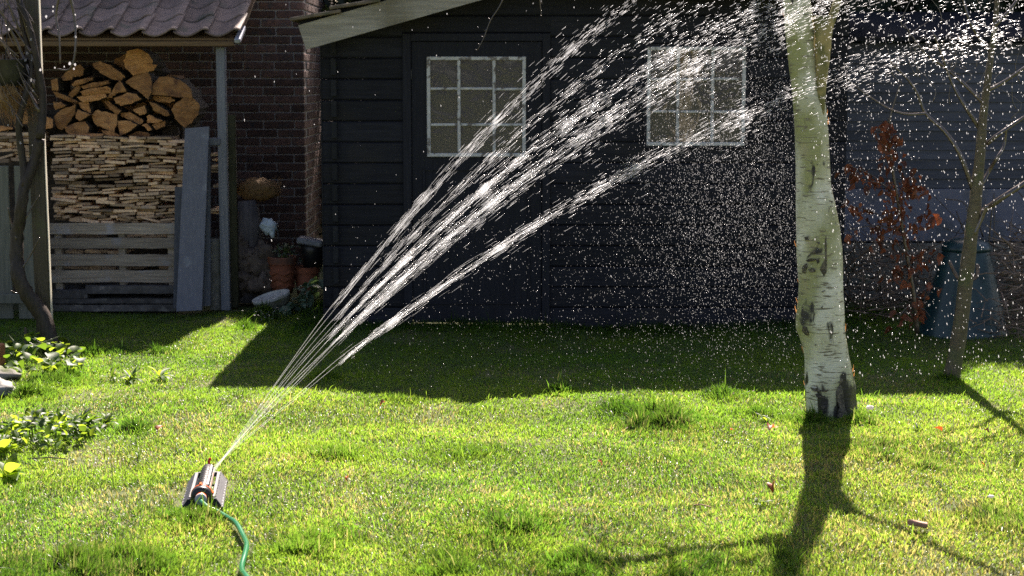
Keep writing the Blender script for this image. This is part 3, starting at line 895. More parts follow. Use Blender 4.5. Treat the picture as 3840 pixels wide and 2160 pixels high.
# ------------------------------------------------------------------ firewood
CS = 2.0125
LOGS = [   # end-face outlines in photo pixels x CS; None = shares the common label
 ('big pale broken log at the very top of the firewood heap', [(975,395),(1050,375),(1120,410),(1145,455),(1140,500),(1175,490),(1150,530),(1080,545),(1010,560),(960,520),(945,460)]),
 ('long slanting oval log near the top of the firewood heap', [(710,480),(760,470),(830,495),(900,540),(930,575),(910,600),(850,595),(780,560),(730,520)]),
 ('notched log below the hanging twigs on the firewood heap', [(475,580),(500,550),(570,500),(600,490),(625,530),(615,570),(560,580),(540,600),(490,605)]),
 (None, [(550,640),(570,610),(640,590),(695,585),(690,605),(620,635),(560,650)]),
 (None, [(620,650),(700,625),(815,612),(820,632),(740,655),(640,672)]),
 (None, [(615,690),(700,665),(800,655),(830,665),(825,700),(740,712),(630,712)]),
 (None, [(520,715),(580,650),(610,655),(590,700),(540,740)]),
 (None, [(580,735),(650,715),(790,712),(800,735),(720,760),(630,765)]),
 ('pointed triangular log standing in the middle of the firewood heap', [(800,740),(870,650),(905,610),(950,690),(880,705),(840,735)]),
 ('large wedge log under the topmost log of the heap', [(950,620),(1040,555),(1110,540),(1140,600),(1140,690),(1120,745),(1060,690),(990,650)]),
 ('largest half-round log on the right shoulder of the firewood heap', [(1145,665),(1210,580),(1300,590),(1380,620),(1430,670),(1445,735),(1330,725),(1150,712)]),
 ('thin flat log directly under the largest half-round log', [(1145,735),(1200,722),(1290,735),(1320,760),(1280,775),(1190,765)]),
 ('rounded shield-shaped log at the right end of the heap', [(1297,825),(1340,780),(1410,735),(1470,755),(1505,795),(1490,860),(1440,920),(1390,955),(1330,900)]),
 (None, [(865,740),(960,705),(1020,710),(1060,745),(990,780),(920,795),(880,775)]),
 ('narrow log slanting down beside the rounded shield-shaped log', [(1130,770),(1170,780),(1260,835),(1278,865),(1240,875),(1160,830)]),
 (None, [(785,770),(820,765),(890,820),(915,835),(890,860),(830,825)]),
 (None, [(595,775),(670,770),(685,850),(640,830),(605,810)]),
 ('broad log low on the heap beside the old fence post', [(415,880),(470,830),(570,795),(560,860),(530,900),(470,975),(430,960)]),
 ('ragged splintered log low in the middle of the heap', [(690,870),(740,830),(770,848),(800,850),(880,865),(880,940),(860,990),(780,960),(720,940),(700,905)]),
 (None, [(910,855),(980,850),(1060,890),(1085,910),(1060,935),(980,905),(920,880)]),
 (None, [(890,920),(960,910),(1030,945),(990,980),(910,1020),(895,970)]),
 (None, [(1110,880),(1130,865),(1170,890),(1230,910),(1180,930),(1115,925)]),
 (None, [(495,960),(560,930),(640,920),(672,960),(660,1000),(520,1010),(500,1000)]),
 ('bowl-shaped log lowest on the heap just above the kindling', [(530,1005),(650,1012),(775,1010),(740,1060),(650,1080),(570,1070)]),
 (None, [(765,985),(850,990),(905,1025),(860,1040),(790,1015)]),
 (None, [(1075,945),(1110,935),(1145,975),(1120,985)]),
 (None, [(960,1025),(1050,990),(1130,1010),(1120,1045),(980,1045)]),
 (None, [(385,605),(430,595),(440,680),(395,680)]),
 (None, [(410,695),(450,700),(575,765),(540,770),(430,735)]),
 (None, [(1010,830),(1090,800),(1105,850),(1060,870)]),
 (None, [(1150,945),(1240,912),(1240,950),(1180,975)]),
 (None, [(570,880),(590,830),(680,865),(600,910)]),
 (None, [(400,770),(460,770),(500,795),(420,830)]),
 (None, [(250,900),(330,880),(395,900),(390,960),(300,985)]),
 (None, [(100,860),(200,840),(260,880),(220,930),(120,930)]),
 (None, [(0,955),(80,955),(95,975),(0,990)]),
]
FWY = 12.72
for li, (lab, poly) in enumerate(LOGS):
    yf = FWY + random.uniform(-.04, .05)
    pts = [P(x / CS, y / CS, yf) for x, y in poly]
    cen = sum(pts, Vector()) / len(pts)
    pts = [cen + (q - cen) * 1.07 for q in pts]
    # subdivide & roughen outline, dome the face a little
    out = []
    n = len(pts)
    for i in range(n):
        a, b = pts[i], pts[(i + 1) % n]
        for t in (0, .33, .67):
            q = a.lerp(b, t)
            q = q + Vector((random.uniform(-.004, .004), random.uniform(-.004, .004), random.uniform(-.004, .004)))
            out.append(q)
    area = 0
    for i in range(len(out)):
        a, b = out[i], out[(i + 1) % len(out)]
        area += a.x * b.z - b.x * a.z
    if area < 0: out.reverse()
    face = MB()
    m = len(out)
    tilt = Vector((random.uniform(-.25, .25), 0, random.uniform(-.25, .25)))
    out = [q + Vector((0, (q - cen).dot(tilt), 0)) for q in out]
    mid = [cen + (q - cen) * .55 + Vector((0, -.006 + random.uniform(-.004, .004), 0)) for q in out]
    vs = out + mid + [cen + Vector((0, -.008, 0))]
    fs = [(i, (i + 1) % m, m + (i + 1) % m, m + i) for i in range(m)] + [(m + i, m + (i + 1) % m, 2 * m) for i in range(m)]
    fu, fv = proj(cen.x, yf, cen.z)
    if lab is None:
        lab = 'split log in the %s of the firewood heap, %s' % ('upper part' if fv < 330 else 'middle' if fv < 420 else 'lowest layer', 'near the fence post' if fu < 290 else 'left of its middle' if fu < 400 else 'right of its middle' if fu < 520 else 'near its outer end')
    lg = thing('firewood_log', (cen.x, yf, min(q.z for q in out)), lab or 'split orange-brown log wedged among others in the firewood heap', 'log', 'split logs heaped on the kindling stack')
    face.add(vs, fs).build('cut_face', M['logface'], lg)
    bk = MB()
    back = [q + Vector((random.uniform(-.01, .01), .34, random.uniform(-.01, .01))) for q in out]
    bk.add([q + Vector((0, .0005, 0)) for q in out] + back, [(i, m + i, m + (i + 1) % m, (i + 1) % m) for i in range(m)] + [tuple(range(2 * m - 1, m - 1, -1))])
    bk.build('bark', M['bark'], lg)
# darker logs lying further back in the heap
for k in range(30):
    t = random.random()
    u = random.uniform(215, 715); lim = 215 + 160 * abs((u - 500) / 250) ** 1.6
    v = random.uniform(max(lim, 215), 500)
    c_ = P(u, v, 12.95 + random.uniform(0, .1)); r_ = random.uniform(.055, .09); m_ = 9
    ol = [c_ + Vector((math.cos(6.283 * i / m_) * r_ * random.uniform(.7, 1.1), 0, -math.sin(6.283 * i / m_) * r_ * random.uniform(.5, 1.0))) for i in range(m_)]
    mb = MB(); mb.prism(ol, (0, .28, 0))
    lab = 'dim log further back in the firewood heap, %s' % ('near the fence post' if u < 330 else 'behind the middle logs' if u < 560 else 'toward the outer end')
    single(mb, 'firewood_log', M['logface'] if random.random() < .6 else M['bark'], (c_.x, c_.y, c_.z - r_), lab, 'log', 'split logs heaped on the kindling stack')
# kindling: thin split boards laid flat, seen end-on
def zone(x, z, rot):
    u, v = proj(x, KY, z)
    a = 'top rows' if v < 600 else 'upper rows' if v < 680 else 'lower rows' if v < 760 else 'bottom rows'
    b = 'next to the fence post' if u < 330 else 'left of centre' if u < 450 else 'right of centre' if u < 570 else 'next to the leaning board'
    t = 'tilted' if abs(rot) > .09 else 'flat'
    w_ = 'tan'
    return '%s thin kindling board, %s of the stack, %s' % (t, a, b)
def kindling(cx_, cz_, w, h, rot, y, lab):
    if lab is None: lab = zone(cx_, cz_, rot)
    mb = MB(); L_ = random.uniform(.22, .34)
    mb.box((cx_, y + L_ / 2, cz_), (w, L_, h), Matrix.Rotation(rot, 3, 'Y') @ Matrix.Rotation(random.uniform(-.05, .05), 3, 'Z'), min(.003, h * .18))
    single(mb, 'kindling_board', M['kindle'], (cx_, y, cz_ - h / 2), lab, 'firewood', 'thin boards in the kindling stack')
KY = 12.62
KL = None
def k_fill(u0, u1, v0, v1, lab, prob=.90):
    """fill a stretch of the stack (photo pixels) with rows of boards resting on each other"""
    z0, z1 = P(400, v1, KY).z, P(400, v0, KY).z
    x0, x1 = P(u0, 700, KY).x, P(u1, 700, KY).x
    rows_ = int((z1 - z0) / .0222)
    hgt = (z1 - z0) / rows_
    for r in range(rows_):
        x = x0 + random.uniform(-.02, .02)
        z = z0 + hgt * (r + .5)
        frac = r / rows_
        while x < x1:
            w = random.choice([.055, .07, .10, .11, .13, .15, .18])
            w = min(w, x1 - x + .03)
            if w < .025: break
            wave = math.sin(x * 3.1 + r * .21) * .012 + math.sin(x * 7 + 1) * .005
            slope = math.cos(x * 3.1 + r * .21) * .037
            rot = -slope + random.gauss(0, .045)
            if frac < .3 and random.random() < .4: rot += random.choice([-1, 1]) * random.uniform(.05, .2)
            if random.random() < prob:
                kindling(x + w / 2, z + wave, w - .004, hgt * random.uniform(.58, 1.0), rot, KY + random.uniform(-.035, .05), lab)
            x += w + random.choice([0, .003, .006, .012, .025])
k_fill(200, 688, 512, 836, KL)
k_fill(-20, 142, 500, 612, 'thin pale split board end showing above the green-grey timber panel', .95)
k_fill(788, 822, 560, 800, 'short kindling end in the gap beside the grey shelter post', .4)
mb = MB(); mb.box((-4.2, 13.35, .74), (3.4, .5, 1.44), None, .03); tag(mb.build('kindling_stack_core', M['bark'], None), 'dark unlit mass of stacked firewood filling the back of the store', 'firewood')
# pallet standing on edge
pal = thing('wooden_pallet', (P(430, 1050, 12.5).x, 12.5, 0), 'weathered grey wooden pallet holding back the kindling stack', 'pallet')
for (v0, v1) in ((838, 878), (893, 932), (955, 997), (1014, 1059)):
    a, b = P(150, v0, 12.5), P(666, v1, 12.5)
    mb = MB(); n = 10; vs, fs = [], []
    for i in range(n + 1):
        x = a.x + (b.x - a.x) * i / n
        w1, w2 = random.uniform(-.003, .003), random.uniform(-.003, .003)
        vs += [(x, 12.5, b.z + w1), (x, 12.5 + .001, a.z + w2), (x, 12.52, a.z + w2), (x, 12.52, b.z + w1)]
    for i in range(n):
        for k in range(4):
            k2 = (k + 1) % 4
            fs.append((i * 4 + k, (i + 1) * 4 + k, (i + 1) * 4 + k2, i * 4 + k2))
    fs += [(3, 2, 1, 0), (n * 4, n * 4 + 1, n * 4 + 2, n * 4 + 3)]
    mb.add(vs, fs).build('slat', M['pallet'], pal)
for u in (215, 455, 640):
    a, b = P(u, 842, 12.53), P(u, 1100, 12.53)
    mb = MB(); mb.bbox((a.x, 12.56, (a.z + b.z) / 2), (.05, .07, a.z - b.z), .004); mb.build('bearer', M['pallet'], pal)
for k in range(16):   # wood seen through the pallet
    u = random.uniform(200, 650); v = random.choice([885, 943, 1005])
    q = P(u, v + random.uniform(-4, 4), 12.66)
    kindling(q.x, q.z, random.uniform(.08, .2), .02, random.gauss(0, .06), 12.64 + random.uniform(0, .04), 'split board glimpsed through the gaps of the pallet')
for (u0, u1, v0, v1, lab) in ((322, 664, 1072, 1100, 'short dark slab on top of the low stack under the pallet'), (200, 330, 1088, 1118, 'short stub of slab at the post end of the low stack'),
                       (190, 660, 1119, 1137, 'long thin dark slab in the low stack under the pallet'), (190, 660, 1142, 1166, 'lowest long slab of the stack, lying in the shaded grass')):
    a, b = P(u0, v0, 12.46), P(u1, v1, 12.46)
    mb = MB(); n = 9; vs, fs = [], []
    for i in range(n + 1):
        x = a.x + (b.x - a.x) * i / n
        w = random.uniform(-.004, .004)
        vs += [(x, 12.44 + w, b.z), (x, 12.44 - w, a.z + w * .6), (x, 12.8, a.z + w * .6), (x, 12.8, b.z)]
    for i in range(n):
        for k in range(4):
            k2 = (k + 1) % 4
            fs.append((i * 4 + k, (i + 1) * 4 + k, (i + 1) * 4 + k2, i * 4 + k2))
    fs += [(3, 2, 1, 0), (n * 4, n * 4 + 1, n * 4 + 2, n * 4 + 3)]
    mb.add(vs, fs)
    single(mb, 'stone_slab', M['slab'], ((a.x + b.x) / 2, 12.44, b.z), lab, 'slab', 'slabs stacked under the pallet')
# leaning boards
def lean(name, m, poly, y, yt, th, label, group='boards leaning by the shelter post'):
    b = [P(u, v, y if v > 900 else yt) for u, v in poly]
    mb = MB(); mb.prism(b, (0, th, 0))
    single(mb, name, m, (sum(q.x for q in b) / len(b), y, min(q.z for q in b)), label, 'board', group)
lean('leaning_board', M['greyboard'], [(661, 1168), (757, 1163), (784, 474), (694, 482)], 12.22, 12.42, .03, 'tall wide grey-blue board leaning against the wood store')
lean('leaning_board', M['darkboard'], [(752, 1150), (790, 1146), (788, 548), (778, 548)], 12.30, 12.46, .03, 'dark narrow board peeping out behind the wide grey-blue board')
lean('leaning_board', M['darkboard'], [(650, 1155), (690, 1155), (694, 700), (656, 702)], 12.34, 12.44, .025, 'short dark board between pallet and wide grey-blue board')
a, b = P(780, 519, 12.5), P(826, 545, 12.5)
mb = MB(); mb.bbox(((a.x + b.x) / 2, 12.60, (a.z + b.z) / 2), (b.x - a.x, .2, a.z - b.z), .004)
single(mb, 'rail_end', M['greypost'], ((a.x + b.x) / 2, 12.5, b.z), 'pale grey rail end meeting the shelter post beside the leaning board', 'rail')
# timber panel and plank at the far left
tp_ = thing('timber_screen', (P(60, 1100, 12.1).x, 12.1, 0), 'green-grey upright board panel behind the vine trunk', 'screen')
for (u0, u1) in ((-330, -190), (-186, -80), (-76, 50), (53, 146)):
    a, b = P(u0, 622, 12.1), P(u1, 1140, 12.1)
    mb = MB(); mb.bbox(((a.x + b.x) / 2, 12.1 + random.uniform(-.004, .004), a.z / 2), (b.x - a.x - .002, .025, a.z), .004); mb.build('board', M['panel'], tp_)
a, b = P(-300, 1102, 12.0), P(100, 1137, 12.0)
mb = MB(); mb.bbox(((a.x + b.x) / 2, 12.0, (a.z + b.z) / 2), (b.x - a.x, .05, a.z - b.z), .004); mb.build('bottom_rail', M['panel'], tp_)

# ------------------------------------------------------------------ clutter between boards and shed
def lumpy(mb, c, r, sq=(1, 1, 1), amp=.25, freq=3.0, seg=16, rings=10, seed=0):
    vs, fs = [], []
    for i in range(rings + 1):
        th = math.pi * i / rings
        for k in range(seg):
            ph = 2 * math.pi * k / seg
            n = Vector((math.sin(th) * math.cos(ph), math.sin(th) * math.sin(ph), math.cos(th)))
            d = 1 + amp * mnoise.noise(n * freq + Vector((seed, seed * 2, 0)))
            vs.append(Vector(c) + Vector((n.x * sq[0], n.y * sq[1], n.z * sq[2])) * r * d)
    for i in range(rings):
        for k in range(seg):
            k2 = (k + 1) % seg
            fs.append((i * seg + k, (i + 1) * seg + k, (i + 1) * seg + k2, i * seg + k2))
    return mb.add(vs, fs)
CY = 12.9
q = P(814, 1090, 12.6)
mb = MB(); h = P(814, 895, 12.6).z
mb.lathe([(.0, 0), (.055, 0), (.056, h * .5), (.052, h - .01), (.045, h), (0, h)], (q.x, 12.6, 0), 18)
single(mb, 'stone_cylinder', M['oldstone'], (q.x, 12.6, 0), 'upright mossy stone cylinder beside the dark leaning board', 'stone pillar', smooth=False)
# grey dead trunk with roots
q = P(935, 1000, CY)
tr = thing('dead_tree_stump', (q.x, CY, 0), 'upright grey dead stump with knotted roots in front of brick wall', 'stump')
mb = MB(); mb.tube([(q.x - .02, CY, .02), (q.x - .03, CY, .3), (q.x - .02, CY + .02, .55), P(930, 830, CY), P(922, 752, CY)], [.10, .11, .12, .10, .075], 14, True, .10); mb.build('trunk', M['greystump'], tr, True)
for (u, v, r, s_) in ((905, 960, .10, 1), (960, 985, .12, 2), (990, 950, .09, 3), (920, 1050, .10, 4), (980, 1060, .11, 5), (880, 1030, .09, 6), (1010, 1020, .08, 7), (895, 900, .06, 8)):
    c = P(u, v, CY - .1)
    lumpy(MB(), c, r, (1, .8, .85), .9, 3.5, 14, 10, s_).build('root', M['drift'], tr, True)
# coir hanging basket liner
c = P(968, 712, CY + .1)
bk = thing('coir_basket', (c.x, CY + .1, c.z - .1), 'shaggy brown coir planting basket above the grey stump', 'basket')
mb = MB(); lumpy(mb, c, .16, (1, .8, .55), .25, 3, 20, 12, 9); mb.build('bowl', M['straw'], bk, True)
mb = MB()
for k in range(240):
    an = random.uniform(0, 6.28); rr = .155
    p0 = c + Vector((math.cos(an) * rr, math.sin(an) * rr * .8, random.uniform(-.05, .085)))
    p1 = p0 + Vector((math.cos(an) * random.uniform(0, .05), math.sin(an) * .03, random.uniform(-.05, .035)))
    mb.tube([p0, p1], [.0016, .0006], 3, False)
tag(mb.build('fibres', M['straw'], bk), kind='stuff')
# pale bag
c = P(1008, 848, CY - .05)
mb = MB(); lumpy(mb, c, .062, (1.05, .9, .95), .55, 2.6, 18, 12, 11); mb.tube([c + Vector((.02, -.02, -.03)), c + Vector((.035, -.03, -.085))], [.03, .012], 8)
single(mb, 'plastic_bag', M['whitecloth'], (c.x, c.y, c.z - .06), 'crumpled pale blue plastic bag beside the grey stump', 'bag', smooth=True)
# terracotta pots
def pot(u, v_top, v_bot, w, Y, lab, rings=False):
    a, b = P(u, v_top, Y), P(u, v_bot, Y)
    r = w / 2 / sc_at(Y); z0 = max(b.z, 0); H = a.z - z0
    t = thing('terracotta_pot', (a.x, Y, z0), lab, 'pot', 'terracotta pots')
    prof = [(r * .72, 0), (r * .80, H * .3), (r * .93, H * .82)]
    mb = MB(); mb.lathe([(r * .70, 0)] + prof[1:] + [(r * .86, H * .82), (r * .7, H * .2), (0, H * .2)], (a.x, Y, z0), 28); mb.build('body', M['terracotta'], t, True)
    mb = MB(); mb.lathe([(r * .90, H * .80), (r * 1.0, H * .80), (r * 1.02, H * .98), (r * .98, H), (r * .88, H), (r * .86, H * .8)], (a.x, Y, z0), 28); mb.build('rim', M['terracotta'], t)
    if rings:
        for f in (.2, .38, .56):
            mb = MB(); pts = []
            for k in range(29):
                an = 2 * math.pi * k / 28
                pts.append((a.x + math.cos(an) * r * (.76 + f * .24), Y + math.sin(an) * r * (.76 + f * .24), z0 + H * f + .012 * math.sin(an * 6)))
            mb.tube(pts, .008, 6, False); mb.build('swag', M['terracotta'], t, True)
    mb = MB(); mb.lathe([(0, H * .9), (r * .86, H * .9)], (a.x, Y, z0), 20); mb.build('potting_soil', M['bark'], t)
    return t, Vector((a.x, Y, z0 + H * .9)), r
p1_, c1, r1 = pot(1058, 962, 1098, 108, CY - .12, 'taller terracotta pot with wavy raised bands under green plant', True)
p2_, c2, r2 = pot(1150, 1000, 1110, 100, CY - .02, 'dim brown terracotta pot under the grey lid by the shed corner')
# grey lid on box
a = P(1165, 905, CY - .05)
mb = MB(); mb.bbox(a, (.19, .2, .045), .012, Matrix.Rotation(R(10), 3, 'Y')); 
a2 = P(1172, 950, CY - .02)
dbn = thing('dark_bin', (a2.x, CY - .02, P(1172, 1000, CY).z), 'small black bin with a pale grey lid by the shed corner', 'bin')
mb.build('lid', M['slategrey'], dbn)
mb = MB(); mb.lathe([(.07, 0), (.088, .12), (.092, .19), (0, .19)], (a2.x, CY - .02, P(1172, 1000, CY).z), 20)
mb.build('body', M['blackplastic'], dbn, True)
# stone trough tipped on its side in the grass
a, b = P(948, 1136, 12.45), P(1088, 1098, 12.45)
ax = (b - a).normalized(); ctr = (a + b) / 2
tt = thing('stone_dish', (ctr.x, 12.45, 0), 'pale oval stone dish propped at a slant in the grass', 'dish')
rotm = Matrix.Rotation(-math.atan2(ax.z, ax.x), 3, 'Y') @ Matrix.Rotation(R(14), 3, 'X')
Ln = (b - a).length / 2
mb = MB(); vs = []; fs = []
prof = [(1.0, 0), (1.0, .018), (.93, .020), (.86, .006), (0, -.002)]
prof2 = [(1.0, 0), (.9, -.05), (.6, -.085), (0, -.09)]
def oval(pr):
    m_ = MB(); s_ = 28; v_, f_ = [], []
    for (r, z) in pr:
        for k in range(s_):
            an = 2 * math.pi * k / s_
            v_.append(rotm @ Vector((math.cos(an) * r * Ln, math.sin(an) * r * Ln * .62, z)) + ctr)
    for i in range(len(pr) - 1):
        for k in range(s_):
            k2 = (k + 1) % s_
            f_.append((i * s_ + k, i * s_ + k2, (i + 1) * s_ + k2, (i + 1) * s_ + k))
    return m_.add(v_, f_)
oval(prof).build('rim', M['bowl'], tt, False); oval(prof2).build('body', M['oldstone'], tt, True)
# ------------------------------------------------------------------ leaves
def leaf_mesh(name, L_, Wd, curl, fold, m, tip=1.0, wavy=0.0):
    mb = MB(); n = 6
    vs, fs = [], []
    for i in range(n + 1):
        t = i / n
        w = Wd * math.sin(math.pi * min(t ** .8 * .97 + .03, 1)) ** .8 / 2 + .0006
        y = math.sin(curl * t) / max(curl, 1e-3) * L_ if curl else t * L_
        z = -(1 - math.cos(curl * t)) / max(curl, 1e-3) * L_ if curl else 0
        wv = wavy * math.sin(t * 11)
        vs += [(-w, y, z + fold * w + wv), (0, y, z), (w, y, z + fold * w - wv)]
    for i in range(n):
        for k in range(2):
            fs.append((i * 3 + k, i * 3 + k + 1, (i + 1) * 3 + k + 1, (i + 1) * 3 + k))
    me_ = mb.add(vs, fs).mesh(name, smooth=True); me_.materials.append(m)
    return me_
def leaf_set(m, L_, Wd, nvar=4, curl=.9, fold=.35, wavy=0):
    return [leaf_mesh('leaf', L_ * random.uniform(.85, 1.15), Wd * random.uniform(.85, 1.15), curl * random.uniform(.4, 1.5), fold * random.uniform(.3, 1.5), m, wavy=wavy) for _ in range(nvar)]
ivy = leaf_set(M['leaf'], .058, .05); ivyd = leaf_set(M['darkleaf'], .062, .054)
clump_l = leaf_set(M['leaf'], .050, .030, 5, .8, .4); clump_d = leaf_set(M['darkleaf'], .050, .030, 4)
strap = leaf_set(M['darkleaf'], .12, .020, 4, 1.3, .6); strapl = leaf_set(M['leaf'], .12, .022, 4, 1.3, .6)
grey_l = leaf_set(M['greyleaf'], .10, .062, 4, .9, .4, .004)
big_l = leaf_set(M['leaf'], .11, .055, 3, .9, .5)
def place_leaf(pool, parent, p, az, pitch, sc_=1.0, roll=None):
    o = piece('leaf', random.choice(pool), parent, p, (pitch, roll if roll is not None else random.uniform(-.5, .5), az), (sc_,) * 3)
    return o
def gz_at(p): return float(gh(p.x, p.y))

# leafy ivy round the foot of the vine
c = G(150, 1350)
ivyt = thing('ivy_clump', (c.x, c.y, 0), 'broad leaved ivy clump round the foot of the old fence post', 'ivy')
for k in range(105):
    u, v = random.uniform(15, 300), random.gauss(1335, 34)
    g = G(min(max(u, 10), 310), min(max(v, 1300), 1400) + 20)
    p = Vector((g.x, g.y, gz_at(g) + random.uniform(.01, .15) * (1 - abs(u - 150) / 240)))
    place_leaf(ivy if random.random() < .45 else ivyd, ivyt, p, random.uniform(0, 6.28), random.uniform(-.2, 1.3), random.uniform(.7, 1.35))
mb = MB()
for k in range(14):
    g = c + Vector((random.uniform(-.2, .2), random.uniform(-.1, .1), 0))
    mb.tube([g, g + Vector((random.uniform(-.08, .08), random.uniform(-.05, .05), .08)), g + Vector((random.uniform(-.14, .14), random.uniform(-.1, .1), .13))], [.004, .003, .002], 5)
tag(mb.build('stems', M['stem'], ivyt), kind='stuff')
# bright leafy clump
c = G(170, 1640)
cl = thing('leafy_clump', (c.x, c.y, 0), 'dense low clump of bright yellow-green rounded leaves in the lawn', 'plant')
mb = MB()
for k in range(285):
    a = random.uniform(0, 6.28); r = math.sqrt(random.random())
    g = c + Vector((math.cos(a) * r * .24 - .01, math.sin(a) * r * .34, 0))
    hgt = .085 * (1 - r * r * .75) * random.uniform(.5, 1.25) + .012
    p = Vector((g.x, g.y, gz_at(g) + hgt))
    place_leaf(clump_l if random.random() < .5 else clump_d, cl, p, random.uniform(0, 6.28), random.uniform(.1, 1.35), random.uniform(.6, 1.15))
    if k % 3 == 0:
        mb.tube([Vector((g.x, g.y, 0)), p], [.002, .0015], 4)
tag(mb.build('stems', M['stem'], cl), kind='stuff')
def tuft_plant(u, v, n, L_, pools, lab, spread=.7, name='leafy_plant'):
    g = G(u, v); z = gz_at(g)
    t = thing(name, (g.x, g.y, z), lab, 'plant')
    for k in range(n):
        place_leaf(random.choice(pools), t, Vector((g.x + random.uniform(-.015, .015), g.y + random.uniform(-.015, .015), z + random.uniform(0, .02))), random.uniform(0, 6.28), random.uniform(.5, 1.4), L_ * random.uniform(.7, 1.2), random.uniform(-.3, .3))
    mb = MB(); mb.tube([(g.x, g.y, z - .01), (g.x, g.y, z + .03)], [.004, .002], 5); mb.build('stem', M['stem'], t)
    return t
tuft_plant(305, 1612, 34, 1.15, [strap, strap, strapl], 'dark upright leaved plant at the right edge of the bright leafy clump')
tuft_plant(395, 1590, 16, .8, [strap, strapl], 'small dark leafy plant between the leafy clump and a grass tuft')
tuft_plant(495, 1428, 14, .95, [strapl, strap], 'strap leaved tuft in the lawn behind the leafy clump')
tuft_plant(603, 1420, 8, 1.0, [strapl], 'little rosette of five narrow upright leaves near the shadow edge')
tuft_plant(430, 1418, 9, .8, [strap], 'small tuft of narrow dark leaves left of the strap leaved tuft')
tuft_plant(20, 1790, 9, 1.0, [big_l], 'large glossy leaved plant at the left edge of the lawn')
tuft_plant(5, 1700, 7, .9, [big_l], 'large leaved plant under the bright leafy clump at the picture edge')
tuft_plant(515, 1720, 5, .5, [strap], 'tiny dark weed standing in the lawn left of the sprinkler')
tuft_plant(660, 1690, 5, .45, [strap], 'tiny weed sprig just behind the sprinkler')
tuft_plant(2870, 1590, 10, .45, [strapl, strap], 'small weed rosette with pale shine left of the birch foot')
tuft_plant(3440, 1640, 8, .45, [strap], 'small dark weed in the lawn between birch and sapling')
tuft_plant(2850, 1915, 6, .45, [strapl], 'flat bright green weed near the birch shadow')
# white daisies
c = G(1005, 1200)
dz = thing('daisy_patch', (c.x, c.y, 0), 'patch of tiny white flowers at the sunlit grass corner', 'flowers')
mb = MB(); st = MB()
for k in range(46):
    g = c + Vector((random.gauss(0, .055), random.gauss(0, .13), 0)); z = gz_at(g) + random.uniform(.03, .09)
    st.tube([(g.x, g.y, 0), (g.x, g.y, z)], .001, 3, False)
    for j in range(6):
        an = j * 1.047; r = .007
        mb.add([(g.x, g.y, z), (g.x + math.cos(an) * r, g.y + math.sin(an) * r, z + .002), (g.x + math.cos(an + .6) * r, g.y + math.sin(an + .6) * r, z + .002)], [(0, 1, 2)])
tag(mb.build('flower_heads', M['petal'], dz), kind='stuff'); tag(st.build('stems', M['stem'], dz), kind='stuff')
# grey-green plant by the shed corner
c = P(1120, 1150, 12.35); c.z = 0
gp = thing('grey_leaved_plant', (c.x, c.y, 0), 'grey-green broad leaved plant leaning against the shed corner', 'plant')
for k in range(44):
    t = random.random()
    p = P(1100 + 85 * t + random.uniform(-28, 28), 1165 - 115 * t + random.uniform(-18, 14), 12.35 + random.uniform(-.06, .1))
    p.z = max(p.z, .02)
    place_leaf(grey_l, gp, p, random.uniform(0, 6.28), random.uniform(-.6, .5), random.uniform(.55, 1.05))
mb = MB(); mb.tube([c, P(1150, 1110, 12.4), P(1185, 1050, 12.42)], [.006, .005, .003], 6); mb.build('stem', M['stem'], gp)
# plant in the tall pot
pp = thing('potted_plant', c1, 'small leafed green plant growing in the taller terracotta pot', 'plant')
for k in range(60):
    p = c1 + Vector((random.gauss(.02, .055), random.uniform(-.05, .05), random.uniform(.0, .13)))
    place_leaf(grey_l, pp, p, random.uniform(0, 6.28), random.uniform(-.6, .8), random.uniform(.25, .5))
mb = MB()
for k in range(8):
    mb.tube([c1, c1 + Vector((random.gauss(0, .05), random.uniform(-.04, .04), .11))], .002, 4)
tag(mb.build('stems', M['stem'], pp), kind='stuff')

# ------------------------------------------------------------------ old fence post with vine and hanging basket
FY = 10.72
a, b = P(168, 0, FY), P(168, 1235, FY)
b.z = 0
fp = thing('fence_post', (b.x, FY, 0), 'tall old fence post with a brightly sunlit edge', 'post')
mb = MB(); hh = 2.9
wpx = 54 / sc_at(FY)
n = 14; vs, fs = [], []
for i in range(n + 1):
    z = -.02 + hh * i / n
    lean_ = (z / hh) * -.02
    rot = R(8)
    ring = []
    for (dx_, dy_) in ((-.5, -.5), (.42, -.5), (.5, -.38), (.5, .4), (.4, .5), (-.5, .5)):
        x, y = dx_ * wpx, dy_ * .09
        ring.append((b.x + lean_ + x * math.cos(rot) - y * math.sin(rot) + random.uniform(-.0012, .0012), FY + x * math.sin(rot) + y * math.cos(rot), z))
    vs += ring
for i in range(n):
    for k in range(6):
        k2 = (k + 1) % 6
        fs.append((i * 6 + k, i * 6 + k2, (i + 1) * 6 + k2, (i + 1) * 6 + k))
fs += [tuple(range(5, -1, -1)), tuple(range(n * 6, n * 6 + 6))]
mb.add(vs, fs).build('post', M['post'], fp)
M['sun_edge'] = wood('painted_sunlight_cream', (.74, .68, .52), (.85, .8, .66), 2, 6, .5, .3, .02)  # cream colour painted in for sunlight along the post's right edge
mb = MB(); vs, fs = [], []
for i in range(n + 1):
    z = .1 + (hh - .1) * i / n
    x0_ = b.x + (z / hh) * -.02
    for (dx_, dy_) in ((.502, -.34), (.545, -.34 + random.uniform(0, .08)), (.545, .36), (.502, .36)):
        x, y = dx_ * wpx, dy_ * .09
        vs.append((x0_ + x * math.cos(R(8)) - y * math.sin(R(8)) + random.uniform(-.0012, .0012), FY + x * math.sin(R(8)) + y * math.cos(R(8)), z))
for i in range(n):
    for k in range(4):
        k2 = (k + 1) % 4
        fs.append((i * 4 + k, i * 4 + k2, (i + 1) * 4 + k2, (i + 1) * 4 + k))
fs += [(3, 2, 1, 0), tuple(range(n * 4, n * 4 + 4))]
